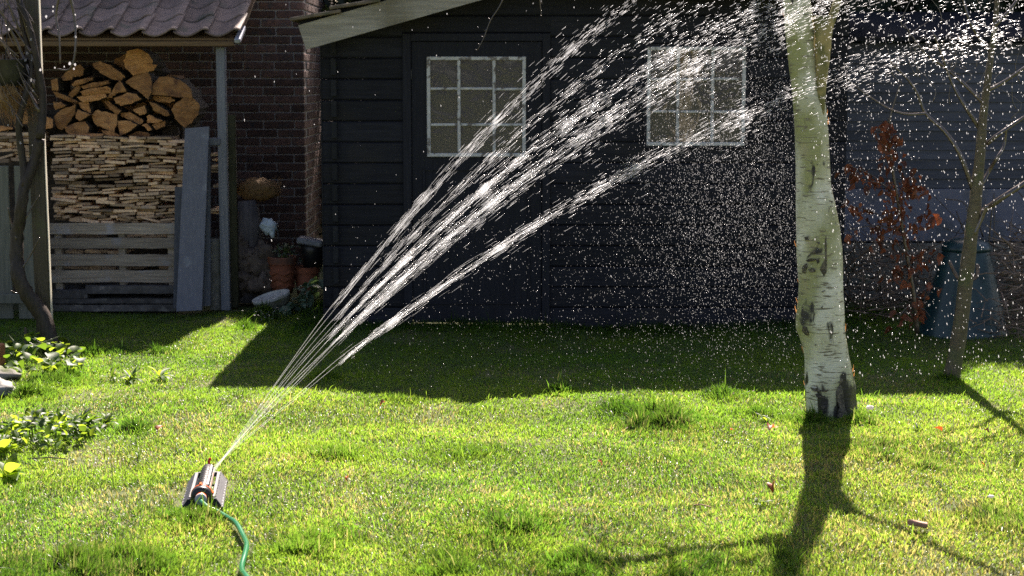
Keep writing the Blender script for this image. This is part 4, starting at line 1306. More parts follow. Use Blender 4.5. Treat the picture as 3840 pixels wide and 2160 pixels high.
mb.add(vs, fs).build('painted_sun_edge', M['sun_edge'], fp)
vine = thing('climbing_vine', (P(205, 1290, 10.58).x, 10.58, 0), 'gnarled dark vine trunk twisting up beside the old fence post', 'vine')
VY = 10.58
def path(pts, Y, dy=0.0):
    return [P(u, v, Y + dy * math.sin(i * 1.7)) for i, (u, v) in enumerate(pts)]
pv = path([(205, 1285), (160, 1190), (105, 1110), (70, 1040), (62, 960), (66, 870), (78, 790), (92, 700), (130, 600), (150, 520)], VY, .02)
pv[0].z = -.01
def smooth(pts, n=4):
    pts = [Vector(p) for p in pts]; out = []
    for i in range(len(pts) - 1):
        p0, p1, p2, p3 = pts[max(i - 1, 0)], pts[i], pts[i + 1], pts[min(i + 2, len(pts) - 1)]
        for k in range(n):
            t = k / n
            out.append(.5 * ((2 * p1) + (-p0 + p2) * t + (2 * p0 - 5 * p1 + 4 * p2 - p3) * t * t + (-p0 + 3 * p1 - 3 * p2 + p3) * t ** 3))
    return out + [pts[-1]]
def taper(n, a, b): return [a + (b - a) * i / (n - 1) for i in range(n)]
s_ = smooth(pv); mb = MB(); mb.tube(s_, taper(len(s_), .052, .03), 12, True, .16); mb.build('trunk', M['vinebark'], vine, True)
for pts, r0, r1 in (([(92, 700), (85, 600), (70, 470), (95, 360), (120, 250), (90, 120), (60, -40)], .026, .012),
                    ([(150, 520), (160, 380), (140, 240), (110, 100), (60, -30)], .03, .016),
                    ([(150, 420), (100, 330), (60, 250), (0, 140)], .014, .006), ([(130, 330), (80, 200), (30, 90), (-10, 20)], .012, .005),
                    ([(140, 260), (95, 150), (50, 60), (20, -20)], .011, .005), ([(120, 200), (70, 130), (0, 40)], .010, .004),
                    ([(150, 300), (120, 180), (85, 60), (70, -20)], .010, .005), ([(80, 1010), (118, 950), (150, 890)], .007, .003),
                    ([(100, 1080), (70, 1100), (40, 1090)], .006, .003), ([(95, 820), (130, 760), (148, 735)], .006, .003), ([(62, 900), (40, 830), (30, 780)], .006, .003)):
    s_ = smooth(path(pts, VY - .02, .02)); mb = MB(); mb.tube(s_, taper(len(s_), r0, r1), 8, True, .1); mb.build('branch', M['twig'] if r0 < .02 else M['vinebark'], vine, True)
tw = MB()
for k in range(26):
    u0, v0 = random.uniform(20, 150), random.uniform(60, 480)
    s_ = smooth(path([(u0, v0), (u0 - random.uniform(20, 60), v0 - random.uniform(30, 90)), (u0 - random.uniform(50, 130), v0 - random.uniform(80, 190))], VY - random.uniform(0, .12), .01), 3)
    tw.tube(s_, taper(len(s_), .0035, .0015), 5)
tw.build('twigs', M['twig'], vine, True)
for pts in ([(262, -20), (278, 60), (284, 150), (276, 230), (255, 262), (215, 258)], [(222, -20), (210, 60), (222, 130), (226, 240)]):
    s_ = smooth(path(pts, VY - .05, .01)); mb = MB(); mb.tube(s_, taper(len(s_), .009, .005), 7, True, .12); mb.build('branch', M['twig'], vine, True)
# beads of water on the vine
bd = MB()
for (u, v) in ((282, 55), (290, 98), (284, 138), (280, 242), (198, 25), (199, 42), (175, 62), (117, 148), (34, 110), (66, 82), (100, 200), (95, 225), (118, 225), (205, 254), (240, 250), (260, 238), (278, 258), (115, 300), (125, 340), (130, 300), (150, 262), (75, 535), (88, 505), (120, 545), (30, 470)):
    lumpy(bd, P(u + random.uniform(-2, 2), v, VY - .07), random.uniform(.004, .009), (1, 1, 1.2), .1, 2, 6, 5, 1)
tag(bd.build('water_beads', M['drop'], vine), kind='stuff')
# hanging basket
c = P(45, 272, FY - .1)
hbk = thing('hanging_basket', (c.x, c.y, c.z - .1), 'black hanging basket with trailing dry straw at the left edge', 'basket')
mb = MB(); mb.lathe([(0, -.085), (.09, -.08), (.115, 0), (.12, .075), (.125, .08), (.112, .08), (.10, .03), (0, .03)], c, 22); mb.build('pot', M['blackplastic'], hbk, True)
mb = MB()
for k in range(130):
    an = random.uniform(0, 6.28); p0 = c + Vector((math.cos(an) * random.uniform(.03, .1), math.sin(an) * random.uniform(.03, .1), -.07))
    p1 = p0 + Vector((random.uniform(-.04, .05), random.uniform(-.03, .03), -random.uniform(.08, .2))); p2 = p1 + Vector((random.uniform(-.03, .09), 0, -random.uniform(.0, .12)))
    mb.tube([p0, p1, p2], [.0018, .0015, .0008], 4, False)
tag(mb.build('trailing_straw', M['straw'], hbk), kind='stuff')
mb = MB(); lumpy(mb, c + Vector((0, 0, -.14)), .085, (1.2, .9, 1), .5, 3, 14, 9, 5); mb.build('coir_liner', M['straw'], hbk, True)
for an in (.5, 2.6, 4.7):
    mb = MB(); mb.tube([c + Vector((math.cos(an) * .12, math.sin(an) * .12, .08)), c + Vector((.03, 0, .8))], .0025, 5); mb.build('chain', M['blackplastic'], hbk)
mb = MB()
for k in range(40):
    p0 = c + Vector((random.uniform(-.09, .09), random.uniform(-.08, .08), .06)); mb.tube([p0, p0 + Vector((random.uniform(-.04, .06), random.uniform(-.03, .03), random.uniform(.01, .06)))], [.003, .001], 4)
mb.build('dry_stems', M['twig'], hbk)
# rust-red brick and stones at the left edge
g = G(-4, 1375); mb = MB(); mb.bbox((g.x - .02, g.y, .065), (.09, .12, .14), .008)
single(mb, 'rusty_brick', M['rust'], (g.x - .02, g.y, 0), 'rust coloured brick standing at the left edge by the ivy', 'brick')
for i, (u, v, r, lab) in enumerate(((35, 1425, .09, 'wet grey-brown edging stone below the rusty brick'), (5, 1475, .10, 'lowest wet edging stone at the left edge of the lawn'))):
    g = G(u, v); mb = MB(); lumpy(mb, (g.x - .05, g.y, .02), r, (1.25, 1.0, .55), .5, 2.2, 18, 12, 20 + i)
    single(mb, 'edging_stone', M['stone'] if i else M['oldstone'], (g.x, g.y, 0), lab, 'stone', 'stones at the edge of the lawn', smooth=True)
g = G(98, 1300); mb = MB(); mb.tube([(g.x, g.y, 0), (g.x + .005, g.y, .06), (g.x - .003, g.y, .125)], [.016, .013, .006], 8, True, .3)
single(mb, 'broken_stub', M['drift'], (g.x, g.y, 0), 'short splintered wood stub standing in the ivy', 'stub')
# ------------------------------------------------------------------ birch
def birch_mat():
    m = bpy.data.materials.new('birch_bark'); m.use_nodes = True
    N, L = m.node_tree.nodes, m.node_tree.links
    bs = N['Principled BSDF']
    tc = N.new('ShaderNodeTexCoord')
    def nz(scale, st=(1, 1, 1), det=4, dist=0):
        mp = N.new('ShaderNodeMapping'); mp.inputs['Scale'].default_value = st; L.new(tc.outputs['Object'], mp.inputs[0])
        n = N.new('ShaderNodeTexNoise'); n.inputs['Scale'].default_value = scale; n.inputs['Detail'].default_value = det; n.inputs['Distortion'].default_value = dist
        L.new(mp.outputs[0], n.inputs['Vector']); return n.outputs['Fac']
    def rng_(x, a, b):
        r = N.new('ShaderNodeMapRange'); r.inputs[1].default_value = a; r.inputs[2].default_value = b; L.new(x, r.inputs[0]); return r.outputs[0]
    def mix(f, a, b):
        x = N.new('ShaderNodeMix'); x.data_type = 'RGBA'; L.new(f, x.inputs[0])
        for i, c in ((6, a), (7, b)):
            if isinstance(c, tuple): x.inputs[i].default_value = (*c, 1)
            else: L.new(c, x.inputs[i])
        return x.outputs[2]
    base = mix(rng_(nz(7), .35, .65), (.70, .66, .47), (.84, .81, .66))
    green = mix(rng_(nz(4.2, (1.3, 1, .55), 5), .42, .60), base, (.36, .36, .15))
    ochre = mix(rng_(nz(3.3, (1.2, 1, .7), 3), .6, .72), green, (.48, .40, .24))
    lent = mix(rng_(nz(26, (.55, .55, 4.2), 2, .4), .585, .66), ochre, (.20, .17, .11))
    lent2 = mix(rng_(nz(60, (.4, .4, 3.4), 2), .63, .72), lent, (.28, .25, .18))
    # black fissured bark: rare on the stem, common at the foot
    sx = N.new('ShaderNodeSeparateXYZ'); L.new(tc.outputs['Object'], sx.inputs[0])
    foot = N.new('ShaderNodeMapRange'); foot.inputs[1].default_value = .36; foot.inputs[2].default_value = .0; foot.inputs[3].default_value = 0; foot.inputs[4].default_value = .24
    L.new(sx.outputs['Z'], foot.inputs[0])
    sm = N.new('ShaderNodeMath'); sm.operation = 'ADD'; L.new(nz(6.5, (1.6, 1.6, .7), 7, .8), sm.inputs[0]); L.new(foot.outputs[0], sm.inputs[1])
    dark = mix(rng_(sm.outputs[0], .645, .69), lent2, (.035, .03, .024))
    L.new(dark, bs.inputs['Base Color'])
    bs.inputs['Roughness'].default_value = .48
    bs.inputs['Specular IOR Level'].default_value = .5
    bp = N.new('ShaderNodeBump'); bp.inputs['Strength'].default_value = .45; bp.inputs['Distance'].default_value = .006
    L.new(nz(30, (.6, .6, 3), 6), bp.inputs['Height']); L.new(bp.outputs[0], bs.inputs['Normal'])
    return m
M['birch'] = birch_mat()
M['scar'] = mat('birch_black_scar', (.04, .034, .026), (.22, .185, .13), 70, .8, 1.0, rand=.1)
M['peel'] = mat('peeling_birch_curl', (.55, .26, .10), (.75, .45, .2), 30, .5, .2, trans=.55, transcol=(.85, .40, .14), rand=.12)
TY = 8.5
EDGE = [(1600, 3026, 3232), (1576, 3030, 3226), (1540, 3030, 3214), (1500, 3027, 3208), (1450, 3024, 3204), (1395, 3024, 3192), (1340, 3022, 3180), (1290, 3012, 3172), (1257, 3002, 3166), (1228, 2991, 3163),
        (1174, 2993, 3161), (1120, 2997, 3158), (1064, 2999, 3156), (1000, 2994, 3153), (926, 2990, 3150), (850, 2989, 3142), (760, 2988, 3127), (700, 2990, 3114), (600, 2988, 3108),
        (500, 2985, 3102), (400, 2977, 3094), (330, 2971, 3074), (260, 2962, 3062), (180, 2955, 3054), (100, 2946, 3050), (0, 2940, 3036), (-120, 2930, 3018), (-300, 2905, 2990),
        (-520, 2870, 2948), (-800, 2838, 2904), (-1100, 2815, 2868), (-1500, 2800, 2838)]
birch = thing('birch_tree', (P(3125, 1576, TY).x, TY, 0), 'pale silver birch with black scarred foot standing in the lawn', 'tree')
SEG = 40
vs, fs = [], []
RINGS = []
fine = []
for i in range(len(EDGE) - 1):
    for k in range(3):
        t = k / 3
        fine.append(tuple(EDGE[i][j] * (1 - t) + EDGE[i + 1][j] * t for j in range(3)))
fine.append(EDGE[-1])
for i, (v, l, r) in enumerate(fine):
    a, b = P(l, v, TY), P(r, v, TY)
    c = (a + b) / 2; rad = (b.x - a.x) / 2 * 1.06
    RINGS.append((v, c, rad))
    flare = max(0, (v - 1380) / 200)
    for k in range(SEG):
        an = 2 * math.pi * k / SEG
        n = Vector((math.cos(an), math.sin(an), 0))
        d = 1 + .05 * mnoise.noise(Vector((n.x * 1.5, n.y * 1.5, c.z * 5))) + .02 * mnoise.noise(Vector((n.x * 5, n.y * 5, c.z * 16)))
        if flare > 0:
            d += flare * (.16 * max(0, math.cos(an * 3 - .5)) - .10) * (1 if abs(n.x) < .93 else .2)
            if n.y < -.2:      # cleft in the front of the foot
                d -= flare * .16 * math.exp(-((n.x - .28) / .16) ** 2)
        vs.append(c + Vector((n.x * rad * d, n.y * rad * d * .95, 0)))
for i in range(len(fine) - 1):
    for k in range(SEG):
        k2 = (k + 1) % SEG
        fs.append((i * SEG + k, i * SEG + k2, (i + 1) * SEG + k2, (i + 1) * SEG + k))
fs.append(tuple(range((len(fine) - 1) * SEG, len(fine) * SEG)))
trunk = MB().add(vs, fs).build('trunk', M['birch'], birch, True)
def on_trunk(u, v, out=.003):
    best = min(RINGS, key=lambda r_: abs(r_[0] - v))
    p = P(u, v, TY); c, rad = best[1], best[2]
    dx_ = max(-.98, min(.98, (p.x - c.x) / rad))
    yy = c.y - math.sqrt(1 - dx_ * dx_) * rad * .95
    q = P(u, v, yy)
    n = Vector((dx_, -math.sqrt(1 - dx_ * dx_), 0))
    return q + n * out, n
def scar(poly, h=.005, m='scar', name='bark_scar'):
    cu = sum(p[0] for p in poly) / len(poly); cv = sum(p[1] for p in poly) / len(poly)
    out = []
    for i in range(len(poly)):
        a, b = poly[i], poly[(i + 1) % len(poly)]
        for t in (0, .5):
            out.append((a[0] + (b[0] - a[0]) * t + random.uniform(-3, 3), a[1] + (b[1] - a[1]) * t + random.uniform(-4, 4)))
    mb = MB(); n = len(out)
    ring0 = [on_trunk(u, v, -.004)[0] for u, v in out]
    ring1 = [on_trunk(cu + (u - cu) * .8, cv + (v - cv) * .8, h * random.uniform(.5, 1.3))[0] for u, v in out]
    mid = on_trunk(cu, cv, h * .6)[0]
    mb.add(ring0 + ring1 + [mid], [(i, (i + 1) % n, n + (i + 1) % n, n + i) for i in range(n)] + [(n + i, n + (i + 1) % n, 2 * n) for i in range(n)])
    mb.build(name, M[m], trunk)
for poly in ([(3018, 885), (3030, 886), (3034, 900), (3022, 904)], [(3064, 905), (3074, 912), (3068, 920)], [(3046, 938), (3058, 940), (3066, 950), (3050, 952)],
             [(3022, 975), (3048, 968), (3060, 975), (3040, 984)], [(3008, 1000), (3024, 985), (3030, 1000), (3018, 1024), (3010, 1026)], [(3058, 972), (3074, 970), (3076, 984), (3064, 990)],
             [(3030, 1012), (3052, 1008), (3058, 1018), (3034, 1022)], [(3092, 880), (3098, 870), (3101, 960), (3100, 1030), (3088, 1046), (3076, 1010), (3094, 1020), (3096, 950)],
             [(3093, 760), (3110, 770), (3104, 860), (3094, 880), (3090, 830)], [(3108, 745), (3122, 752), (3118, 780), (3106, 772)], [(3130, 1150), (3138, 1130), (3141, 1200), (3132, 1212)],
             [(3098, 1076), (3106, 1072), (3106, 1080)], [(3080, 1092), (3092, 1088), (3090, 1096)], [(3006, 1228), (3020, 1222), (3038, 1246), (3030, 1262), (3012, 1246)],
             [(3078, 1150), (3086, 1146), (3084, 1158)], [(3143, 1340), (3160, 1310), (3168, 1312), (3164, 1340), (3148, 1362)],
             [(3146, 1430), (3160, 1390), (3180, 1355), (3186, 1366), (3168, 1400), (3152, 1440)], [(3134, 1470), (3150, 1440), (3160, 1452), (3164, 1500), (3176, 1560), (3170, 1584), (3140, 1584), (3146, 1530)],
             [(3056, 1480), (3076, 1482), (3092, 1486), (3090, 1494), (3060, 1494)], [(3078, 1520), (3096, 1522), (3094, 1534), (3080, 1534)], [(3080, 1442), (3092, 1460), (3104, 1466), (3084, 1468)],
             [(3032, 1452), (3060, 1458), (3090, 1466), (3112, 1462), (3090, 1472), (3050, 1466)], [(3190, 1550), (3212, 1520), (3222, 1580), (3196, 1584)],
             [(3056, 1290), (3062, 1292), (3058, 1300)], [(3040, 610), (3048, 608), (3046, 614)], [(3060, 614), (3070, 613), (3066, 619)]):
    scar(poly)
# curls of peeling bark on the sunlit rims
for (u, v, s_) in ((3096, 150, 1.6), (3094, 172, 1.0), (3100, 420, .9), (3108, 452, 1.2), (2987, 925, .9), (2990, 1180, 1.3), (2992, 1140, .8), (3158, 1236, .9), (3180, 1250, .7), (3014, 1322, 1.0), (3200, 1395, 1.5), (3204, 1412, .9),
                    (2995, 1265, .7), (3150, 930, .5), (2992, 1060, .6), (3022, 1450, .8), (2944, 60, .7)):
    best = min(RINGS, key=lambda r_: abs(r_[0] - v)); side = 1 if u > proj(best[1].x, TY, best[1].z)[0] else -1
    p = best[1] + Vector((side * best[2] * .99, .0, 0))
    mb = MB(); vv = []
    for i in range(5):
        t = i / 4; an = t * 2.2
        s_ = min(s_, 1.1); off = Vector((side * (math.sin(an) * .007 * s_), -.004 + .01 * t, -math.cos(an) * .012 * s_ + .012))
        vv += [p + off + Vector((0, 0, 0)), p + off + Vector((side * .002, .012, .016 * s_))]
    mb.add(vv, [(2 * i, 2 * i + 1, 2 * i + 3, 2 * i + 2) for i in range(4)]); mb.build('peeling_curl', M['peel'], trunk)
# broken side limb and the thin shoot above it
s_ = smooth([P(3078, 440, TY - .04), P(3080, 330, TY - .05), P(3084, 240, TY - .05), P(3088, 150, TY - .05), P(3090, 62, TY - .04)])
M['limb'] = mat('mossy_birch_limb', (.38, .28, .10), (.50, .40, .19), 9, .5, .4, rand=0, c3=(.16, .15, .05), c3scale=9, c3range=(.45, .6))
mb = MB(); mb.tube(s_, taper(len(s_), .016, .050), 16, True, .05); mb.build('broken_limb', M['limb'], birch, True)
s_ = smooth([P(3098, 190, TY - .03), P(3106, 110, TY - .02), P(3128, 45, TY - .02), P(3150, -20, TY), P(3200, -120, TY + .02), P(3330, -330, TY), P(3480, -560, TY - .05)])
mb = MB(); mb.tube(s_, taper(len(s_), .024, .014), 10, True, .08); mb.build('branch', M['limb'], birch, True)
# crown above the frame (bare spring branches)
def grow(mb, p, d, L_, r, depth, rnd):
    pts = [p]; q = Vector(p); dd = Vector(d)
    for i in range(5):
        dd = (dd + Vector((rnd.gauss(0, .13), rnd.gauss(0, .13), rnd.gauss(0, .10) - (.06 if depth == 0 else 0)))).normalized()
        q = q + dd * L_ / 5; pts.append(q.copy())
    mb.tube(pts, taper(6, r, r * .5), 7 if depth > 1 else 5, False)
    if depth > 0:
        for k in range(3 if depth > 1 else 4):
            i = rnd.randint(2, 5)
            a = Vector((rnd.gauss(0, 1), rnd.gauss(0, 1), rnd.gauss(.2, .6))).normalized()
            grow(mb, pts[i], (dd * .75 + a * .75).normalized(), L_ * rnd.uniform(.45, .7), r * .45, depth - 1, rnd)
rnd = random.Random(5)
for (v, dx_, dy_, dz_, L_, r_) in ((-220, -.85, -.1, .28, .85, .034), (-330, -.8, -.25, .35, .8, .028), (-420, -.9, .1, .5, .8, .02), (-600, .8, -.1, .6, .9, .018), (-800, -.7, -.2, .8, 1.0, .016), (-1000, .6, .2, .9, .9, .014), (-1250, -.4, .1, 1, .9, .012), (-1450, .2, 0, 1, .9, .014)):
    best = min(RINGS, key=lambda q: abs(q[0] - v)); mb = MB()
    grow(mb, best[1], Vector((dx_, dy_, dz_)).normalized(), L_, r_, 2, rnd); mb.build('branch', M['limb'], birch, True)
# hanging twigs that dip into the frame
for pts, yy in (([(2500, -620), (2150, -480), (1950, -180), (1885, 0), (1840, 75), (1815, 140), (1790, 188)], 8.4), ([(2300, -560), (2100, -330), (2030, -60), (2026, 10), (2031, 60)], 8.35)):
    s_ = smooth([P(u, v, yy) for u, v in pts]); mb = MB(); mb.tube(s_, taper(len(s_), .0055, .0016), 6)
    for k in range(7):
        b_ = s_[-1 - k * 2]; mb.tube([b_, b_ + Vector((random.uniform(-.015, .015), random.uniform(-.008, .008), random.uniform(-.012, .012)))], [.0025, .0012], 5)
    mb.build('twig', M['twig'], birch, True)

# ------------------------------------------------------------------ sapling
SPY = G(3565, 1432).y
sap = thing('young_tree', (P(3560, 1432, SPY).x, SPY, 0), 'slender leaning sapling with bare branches in front of the teal bin', 'tree')
s_ = smooth([P(3562, 1436, SPY), P(3585, 1330, SPY), P(3605, 1200, SPY), P(3622, 1050, SPY), P(3640, 900, SPY), P(3655, 780, SPY), P(3668, 660, SPY), P(3680, 520, SPY), P(3692, 390, SPY), P(3715, 220, SPY), P(3735, 60, SPY), P(3750, -150, SPY), P(3760, -420, SPY)])
s_[0].z = -.02
n_ = len(s_); rr = []
wid_ = [(0, 34), (.1, 29), (.3, 26), (.45, 23), (.6, 17), (.75, 11), (.9, 8), (1, 5)]
for i in range(n_):
    t = i / (n_ - 1)
    for (a, wa), (b, wb) in zip(wid_, wid_[1:]):
        if a <= t <= b:
            rr.append((wa + (wb - wa) * (t - a) / (b - a)) / sc_at(SPY)); break
mb = MB(); mb.tube(s_, rr, 16, True, .05); mb.build('trunk', M['sapling'], sap, True)
for pts, r0, r1 in (([(3652, 720), (3600, 580), (3540, 490), (3470, 425), (3430, 330), (3340, 230)], .011, .004), ([(3470, 425), (3400, 428), (3330, 405), (3230, 340), (3170, 290)], .006, .002),
                    ([(3678, 490), (3620, 400), (3575, 320), (3540, 230), (3500, 120)], .010, .004), ([(3690, 390), (3610, 310), (3540, 250), (3470, 200), (3390, 90)], .008, .003),
                    ([(3700, 540), (3750, 500), (3840, 440), (3900, 400)], .010, .006), ([(3690, 345), (3760, 310), (3840, 255), (3920, 190)], .009, .005),
                    ([(3678, 695), (3710, 640), (3740, 590), (3765, 545), (3775, 470)], .009, .004), ([(3640, 830), (3690, 790), (3760, 740), (3850, 680), (3920, 620)], .014, .009),
                    ([(3650, 880), (3680, 820), (3700, 770)], .012, .008), ([(3720, 200), (3640, 90), (3600, -60)], .008, .004), ([(3728, 100), (3800, 20), (3860, -80)], .008, .004)):
    q_ = smooth([P(u, v, SPY + random.uniform(-.05, .05)) for u, v in pts]); mb = MB(); mb.tube(q_, taper(len(q_), r0 * 1.35, r1 * 1.35), 8, True, .06); mb.build('branch', M['branch'], sap, True)
tw = MB()
for k in range(34):
    u, v = random.uniform(3350, 3880), random.uniform(-50, 500); yy = SPY + random.uniform(-.15, .15)
    q_ = [P(u, v, yy), P(u + random.uniform(-40, 40), v - random.uniform(20, 60), yy), P(u + random.uniform(-80, 80), v - random.uniform(60, 150), yy)]
    tw.tube(smooth(q_, 3), taper(7, .0028, .0012), 5)
# twigs start on the branches
tag(tw.build('twigs', M['branch'], sap, True), kind='stuff')

# ------------------------------------------------------------------ young copper beech with dry leaves
CBY = 10.9
cb = thing('copper_leaved_shrub', (P(3440, 1240, CBY).x, CBY, 0), 'young shrub hung with dry copper-red leaves behind the birch', 'shrub')
stemp = smooth([P(3440, 1250, CBY), P(3425, 1100, CBY), P(3400, 950, CBY), P(3375, 800, CBY), P(3350, 650, CBY), P(3335, 520, CBY), P(3340, 430, CBY), P(3380, 300, CBY)])
mb = MB(); mb.tube(stemp, taper(len(stemp), .016, .004), 8); mb.build('stem', M['twig'], cb, True)
rl = leaf_set(M['redleaf'], .068, .034, 5, 1.6, 1.0, .004)
twg = MB()
def spray(u0, v0, u1, v1, n, sp):
    a, b = P(u0, v0, CBY), P(u1, v1, CBY - random.uniform(-.1, .2))
    mid_ = (a + b) / 2 + Vector((0, 0, .03))
    q_ = smooth([a, mid_, b], 5); twg.tube(q_, taper(len(q_), .005, .002), 5)
    for k in range(n):
        t = random.uniform(.15, 1.0); p = q_[int(t * (len(q_) - 1))] + Vector((random.gauss(0, sp), random.gauss(0, sp), random.gauss(-sp * .5, sp)))
        place_leaf(rl, cb, p, random.uniform(0, 6.28), random.uniform(-1.7, -.2), random.uniform(.6, 1.25), random.uniform(-1, 1))
spray(3340, 560, 3330, 440, 26, .035); spray(3345, 600, 3290, 480, 12, .03); spray(3345, 580, 3385, 500, 12, .03); spray(3350, 680, 3335, 560, 16, .035)
spray(3360, 730, 3180, 620, 24, .028); spray(3360, 730, 3240, 680, 16, .03); spray(3365, 740, 3440, 660, 18, .032); spray(3370, 760, 3480, 720, 18, .03)
spray(3380, 860, 3180, 770, 20, .028); spray(3380, 860, 3150, 870, 10, .03); spray(3390, 880, 3500, 800, 20, .035); spray(3385, 840, 3320, 760, 18, .03)
spray(3400, 960, 3300, 880, 14, .035); spray(3400, 1000, 3520, 930, 16, .035); spray(3420, 1080, 3330, 1010, 12, .035); spray(3425, 1120, 3520, 1080, 14, .035); spray(3430, 1150, 3370, 1190, 12, .035); spray(3430, 1160, 3490, 1190, 10, .03)
twg.build('twigs', M['twig'], cb, True)

# ------------------------------------------------------------------ compost bin, brush, conifers
BNY = G(3610, 1278).y + .26
c = P(3612, 1270, BNY); c.z = 0
bn = thing('compost_bin', (c.x, BNY, 0), 'teal plastic cone-shaped compost bin behind the sapling', 'compost bin')
top = P(3612, 905, BNY).z; rb, rt = 168 / sc_at(BNY), 78 / sc_at(BNY)
mb = MB(); sg = 64; prof = [(0, 0), (.03, 1.0), (.12, .985), (.75, .64), (.86, .52), (.93, .48)]
vs, fs = [], []
for (t, _) in prof:
    R_ = rb + (rt - rb) * t
    for k in range(sg):
        an = 2 * math.pi * k / sg
        rib = 1 - (.025 if k % 8 in (0, 1) and .05 < t < .8 else 0)
        vs.append((c.x + math.cos(an) * R_ * rib, BNY + math.sin(an) * R_ * rib, top * t))
for i in range(len(prof) - 1):
    for k in range(sg):
        k2 = (k + 1) % sg; fs.append((i * sg + k, i * sg + k2, (i + 1) * sg + k2, (i + 1) * sg + k))
mb.add(vs, fs).build('body', M['teal'], bn, True)
mb = MB(); mb.lathe([(rt * 1.16, top * .90), (rt * 1.18, top * .93), (rt * 1.05, top * .99), (rt * .5, top * 1.03), (0, top * 1.035)], (c.x, BNY, 0), 40); mb.build('lid', M['teal'], bn, True)
mb = MB(); mb.bbox((c.x + .02, BNY - rb + .075, top * .2), (.2, .05, .2), .012, Matrix.Rotation(R(-16), 3, 'X')); mb.build('hatch', M['teal'], bn)
q_ = smooth([P(3560, 980, BNY - .24), P(3600, 1050, BNY - .27), P(3660, 1040, BNY - .26), P(3665, 990, BNY - .24)]); mb = MB(); mb.tube(q_, .012, 8); mb.build('handle', M['brush'], bn, True)
br = MB()
for k in range(520):
    u = random.uniform(3660, 3990); yy = random.uniform(10.9, 12.6)
    g = Vector((P(u, 1200, yy).x, yy, 0)); zz_ = random.uniform(0, .62) * min(1, (u - 3630) / 140)
    d_ = Vector((random.gauss(0, 1), random.gauss(0, .7), random.gauss(0, .35))).normalized() * random.uniform(.12, .4)
    p0 = g + Vector((0, 0, zz_ + .02)); br.tube([p0, p0 + d_ * .5 + Vector((0, 0, random.uniform(-.03, .04))), p0 + d_], taper(3, random.uniform(.003, .008), .0015), 5)
for k in range(260):
    u = random.uniform(3140, 3480); yy = random.uniform(11.7, 12.7)
    g = Vector((P(u, 1200, yy).x, yy, random.uniform(0, .5)))
    d_ = Vector((random.gauss(0, 1), random.gauss(0, .7), random.gauss(.3, .5))).normalized() * random.uniform(.15, .4)
    br.tube([g, g + d_ * .5, g + d_], taper(3, .005, .0015), 5)
tag(br.build('brush_pile', M['brush'], None, True), 'tangled pile of dry brown brushwood around the compost bin', None, None, 'stuff')
sl = MB()
for k in range(9):
    u0, u1 = random.uniform(3480, 3900), random.uniform(3480, 3900)
    yy = random.uniform(12.3, 12.9); q_ = smooth([P(u0, random.uniform(700, 1100), yy), P((u0 + u1) / 2 + random.uniform(-40, 40), random.uniform(650, 900), yy), P(u1, random.uniform(700, 1000), yy)]); sl.tube(q_, taper(len(q_), .006, .003), 5)
tag(sl.build('bramble_stems', M['twig'], None, True), 'thin arching bramble stems against the pale plinth of the outbuilding', None, None, 'stuff')
def conifer(x, y, h, r, z0, seed, lab, n=9000):
    rn = np.random.default_rng(seed)
    t = thing('conifer', (x, y, 0), lab, 'tree', 'dark conifers behind the outbuilding')
    mb = MB(); mb.tube([(x, y, 0), (x, y, h * .95)], [.12, .03], 8); mb.build('trunk', M['conetrunk'], t)
    zz_ = z0 + (h - z0) * rn.random(n) ** 1.15
    an = rn.random(n) * 6.283
    lump = 1 + .28 * np.sin(an * 3 + zz_ * 4) + .15 * np.sin(an * 7 - zz_ * 9)
    rad = r * (1 - .75 * (zz_ - z0) / (h - z0)) * lump * rn.random(n) ** .4
    cx_, cy_ = x + np.cos(an) * rad, y + np.sin(an) * rad
    vs, fs = [], []
    s1 = rn.normal(0, 1, (n, 3)); s1 /= np.linalg.norm(s1, axis=1)[:, None]
    s2 = rn.normal(0, 1, (n, 3)); s2 /= np.linalg.norm(s2, axis=1)[:, None]
    cc = np.stack([cx_, cy_, zz_], 1); ss = (.04 + .06 * rn.random((n, 1)))
    A = cc - s1 * ss; B = cc + s2 * ss * .35; C_ = cc + s1 * ss; D = cc - s2 * ss * .35
    V_ = np.stack([A, B, C_, D], 1).reshape(-1, 3)
    mb = MB(); mb.v = [tuple(q) for q in V_]; mb.f = [(4 * i, 4 * i + 1, 4 * i + 2, 4 * i + 3) for i in range(n)]
    mb.build('crown', M['conifer'], t)
    core = MB(); hz = (h - z0)
    vs, fs, nr = [], [], 14
    for i in range(nr + 1):
        f = i / nr
        for k in range(16):
            a_ = 6.283 * k / 16; rr_ = r * .62 * (1 - .85 * f) * (1 + .3 * mnoise.noise(Vector((math.cos(a_) * 2 + seed, math.sin(a_) * 2, f * 7))))
            vs.append((x + math.cos(a_) * rr_, y + math.sin(a_) * rr_, z0 + hz * f * .96))
    fs = [(i * 16 + k, i * 16 + (k + 1) % 16, (i + 1) * 16 + (k + 1) % 16, (i + 1) * 16 + k) for i in range(nr) for k in range(16)]
    core.add(vs, fs).build('inner_crown', M['conifer'], t)
conifer(3.0, 15.6, 6.0, 1.0, .8, 1, 'dark conifer just above the birch side of the outbuilding roof')
conifer(4.1, 15.9, 6.6, 1.25, .8, 2, 'broad dark conifer rising behind the middle of the outbuilding')
conifer(5.4, 15.7, 6.2, 1.2, .8, 3, 'dark conifer at the far right behind the outbuilding')
conifer(3.55, 16.6, 6.6, 1.1, .6, 4, 'dim conifer filling the gap between two nearer conifers')
conifer(2.5, 16.2, 5.4, .85, .8, 5, 'dark conifer half hidden by the shed roof corner')
conifer(-1.25, 16.3, 4.6, .8, .3, 6, 'unseen conifer added to block the sun in the gap between brick building and shed', 9000)  # added out of view to keep sun off the clutter and brick side
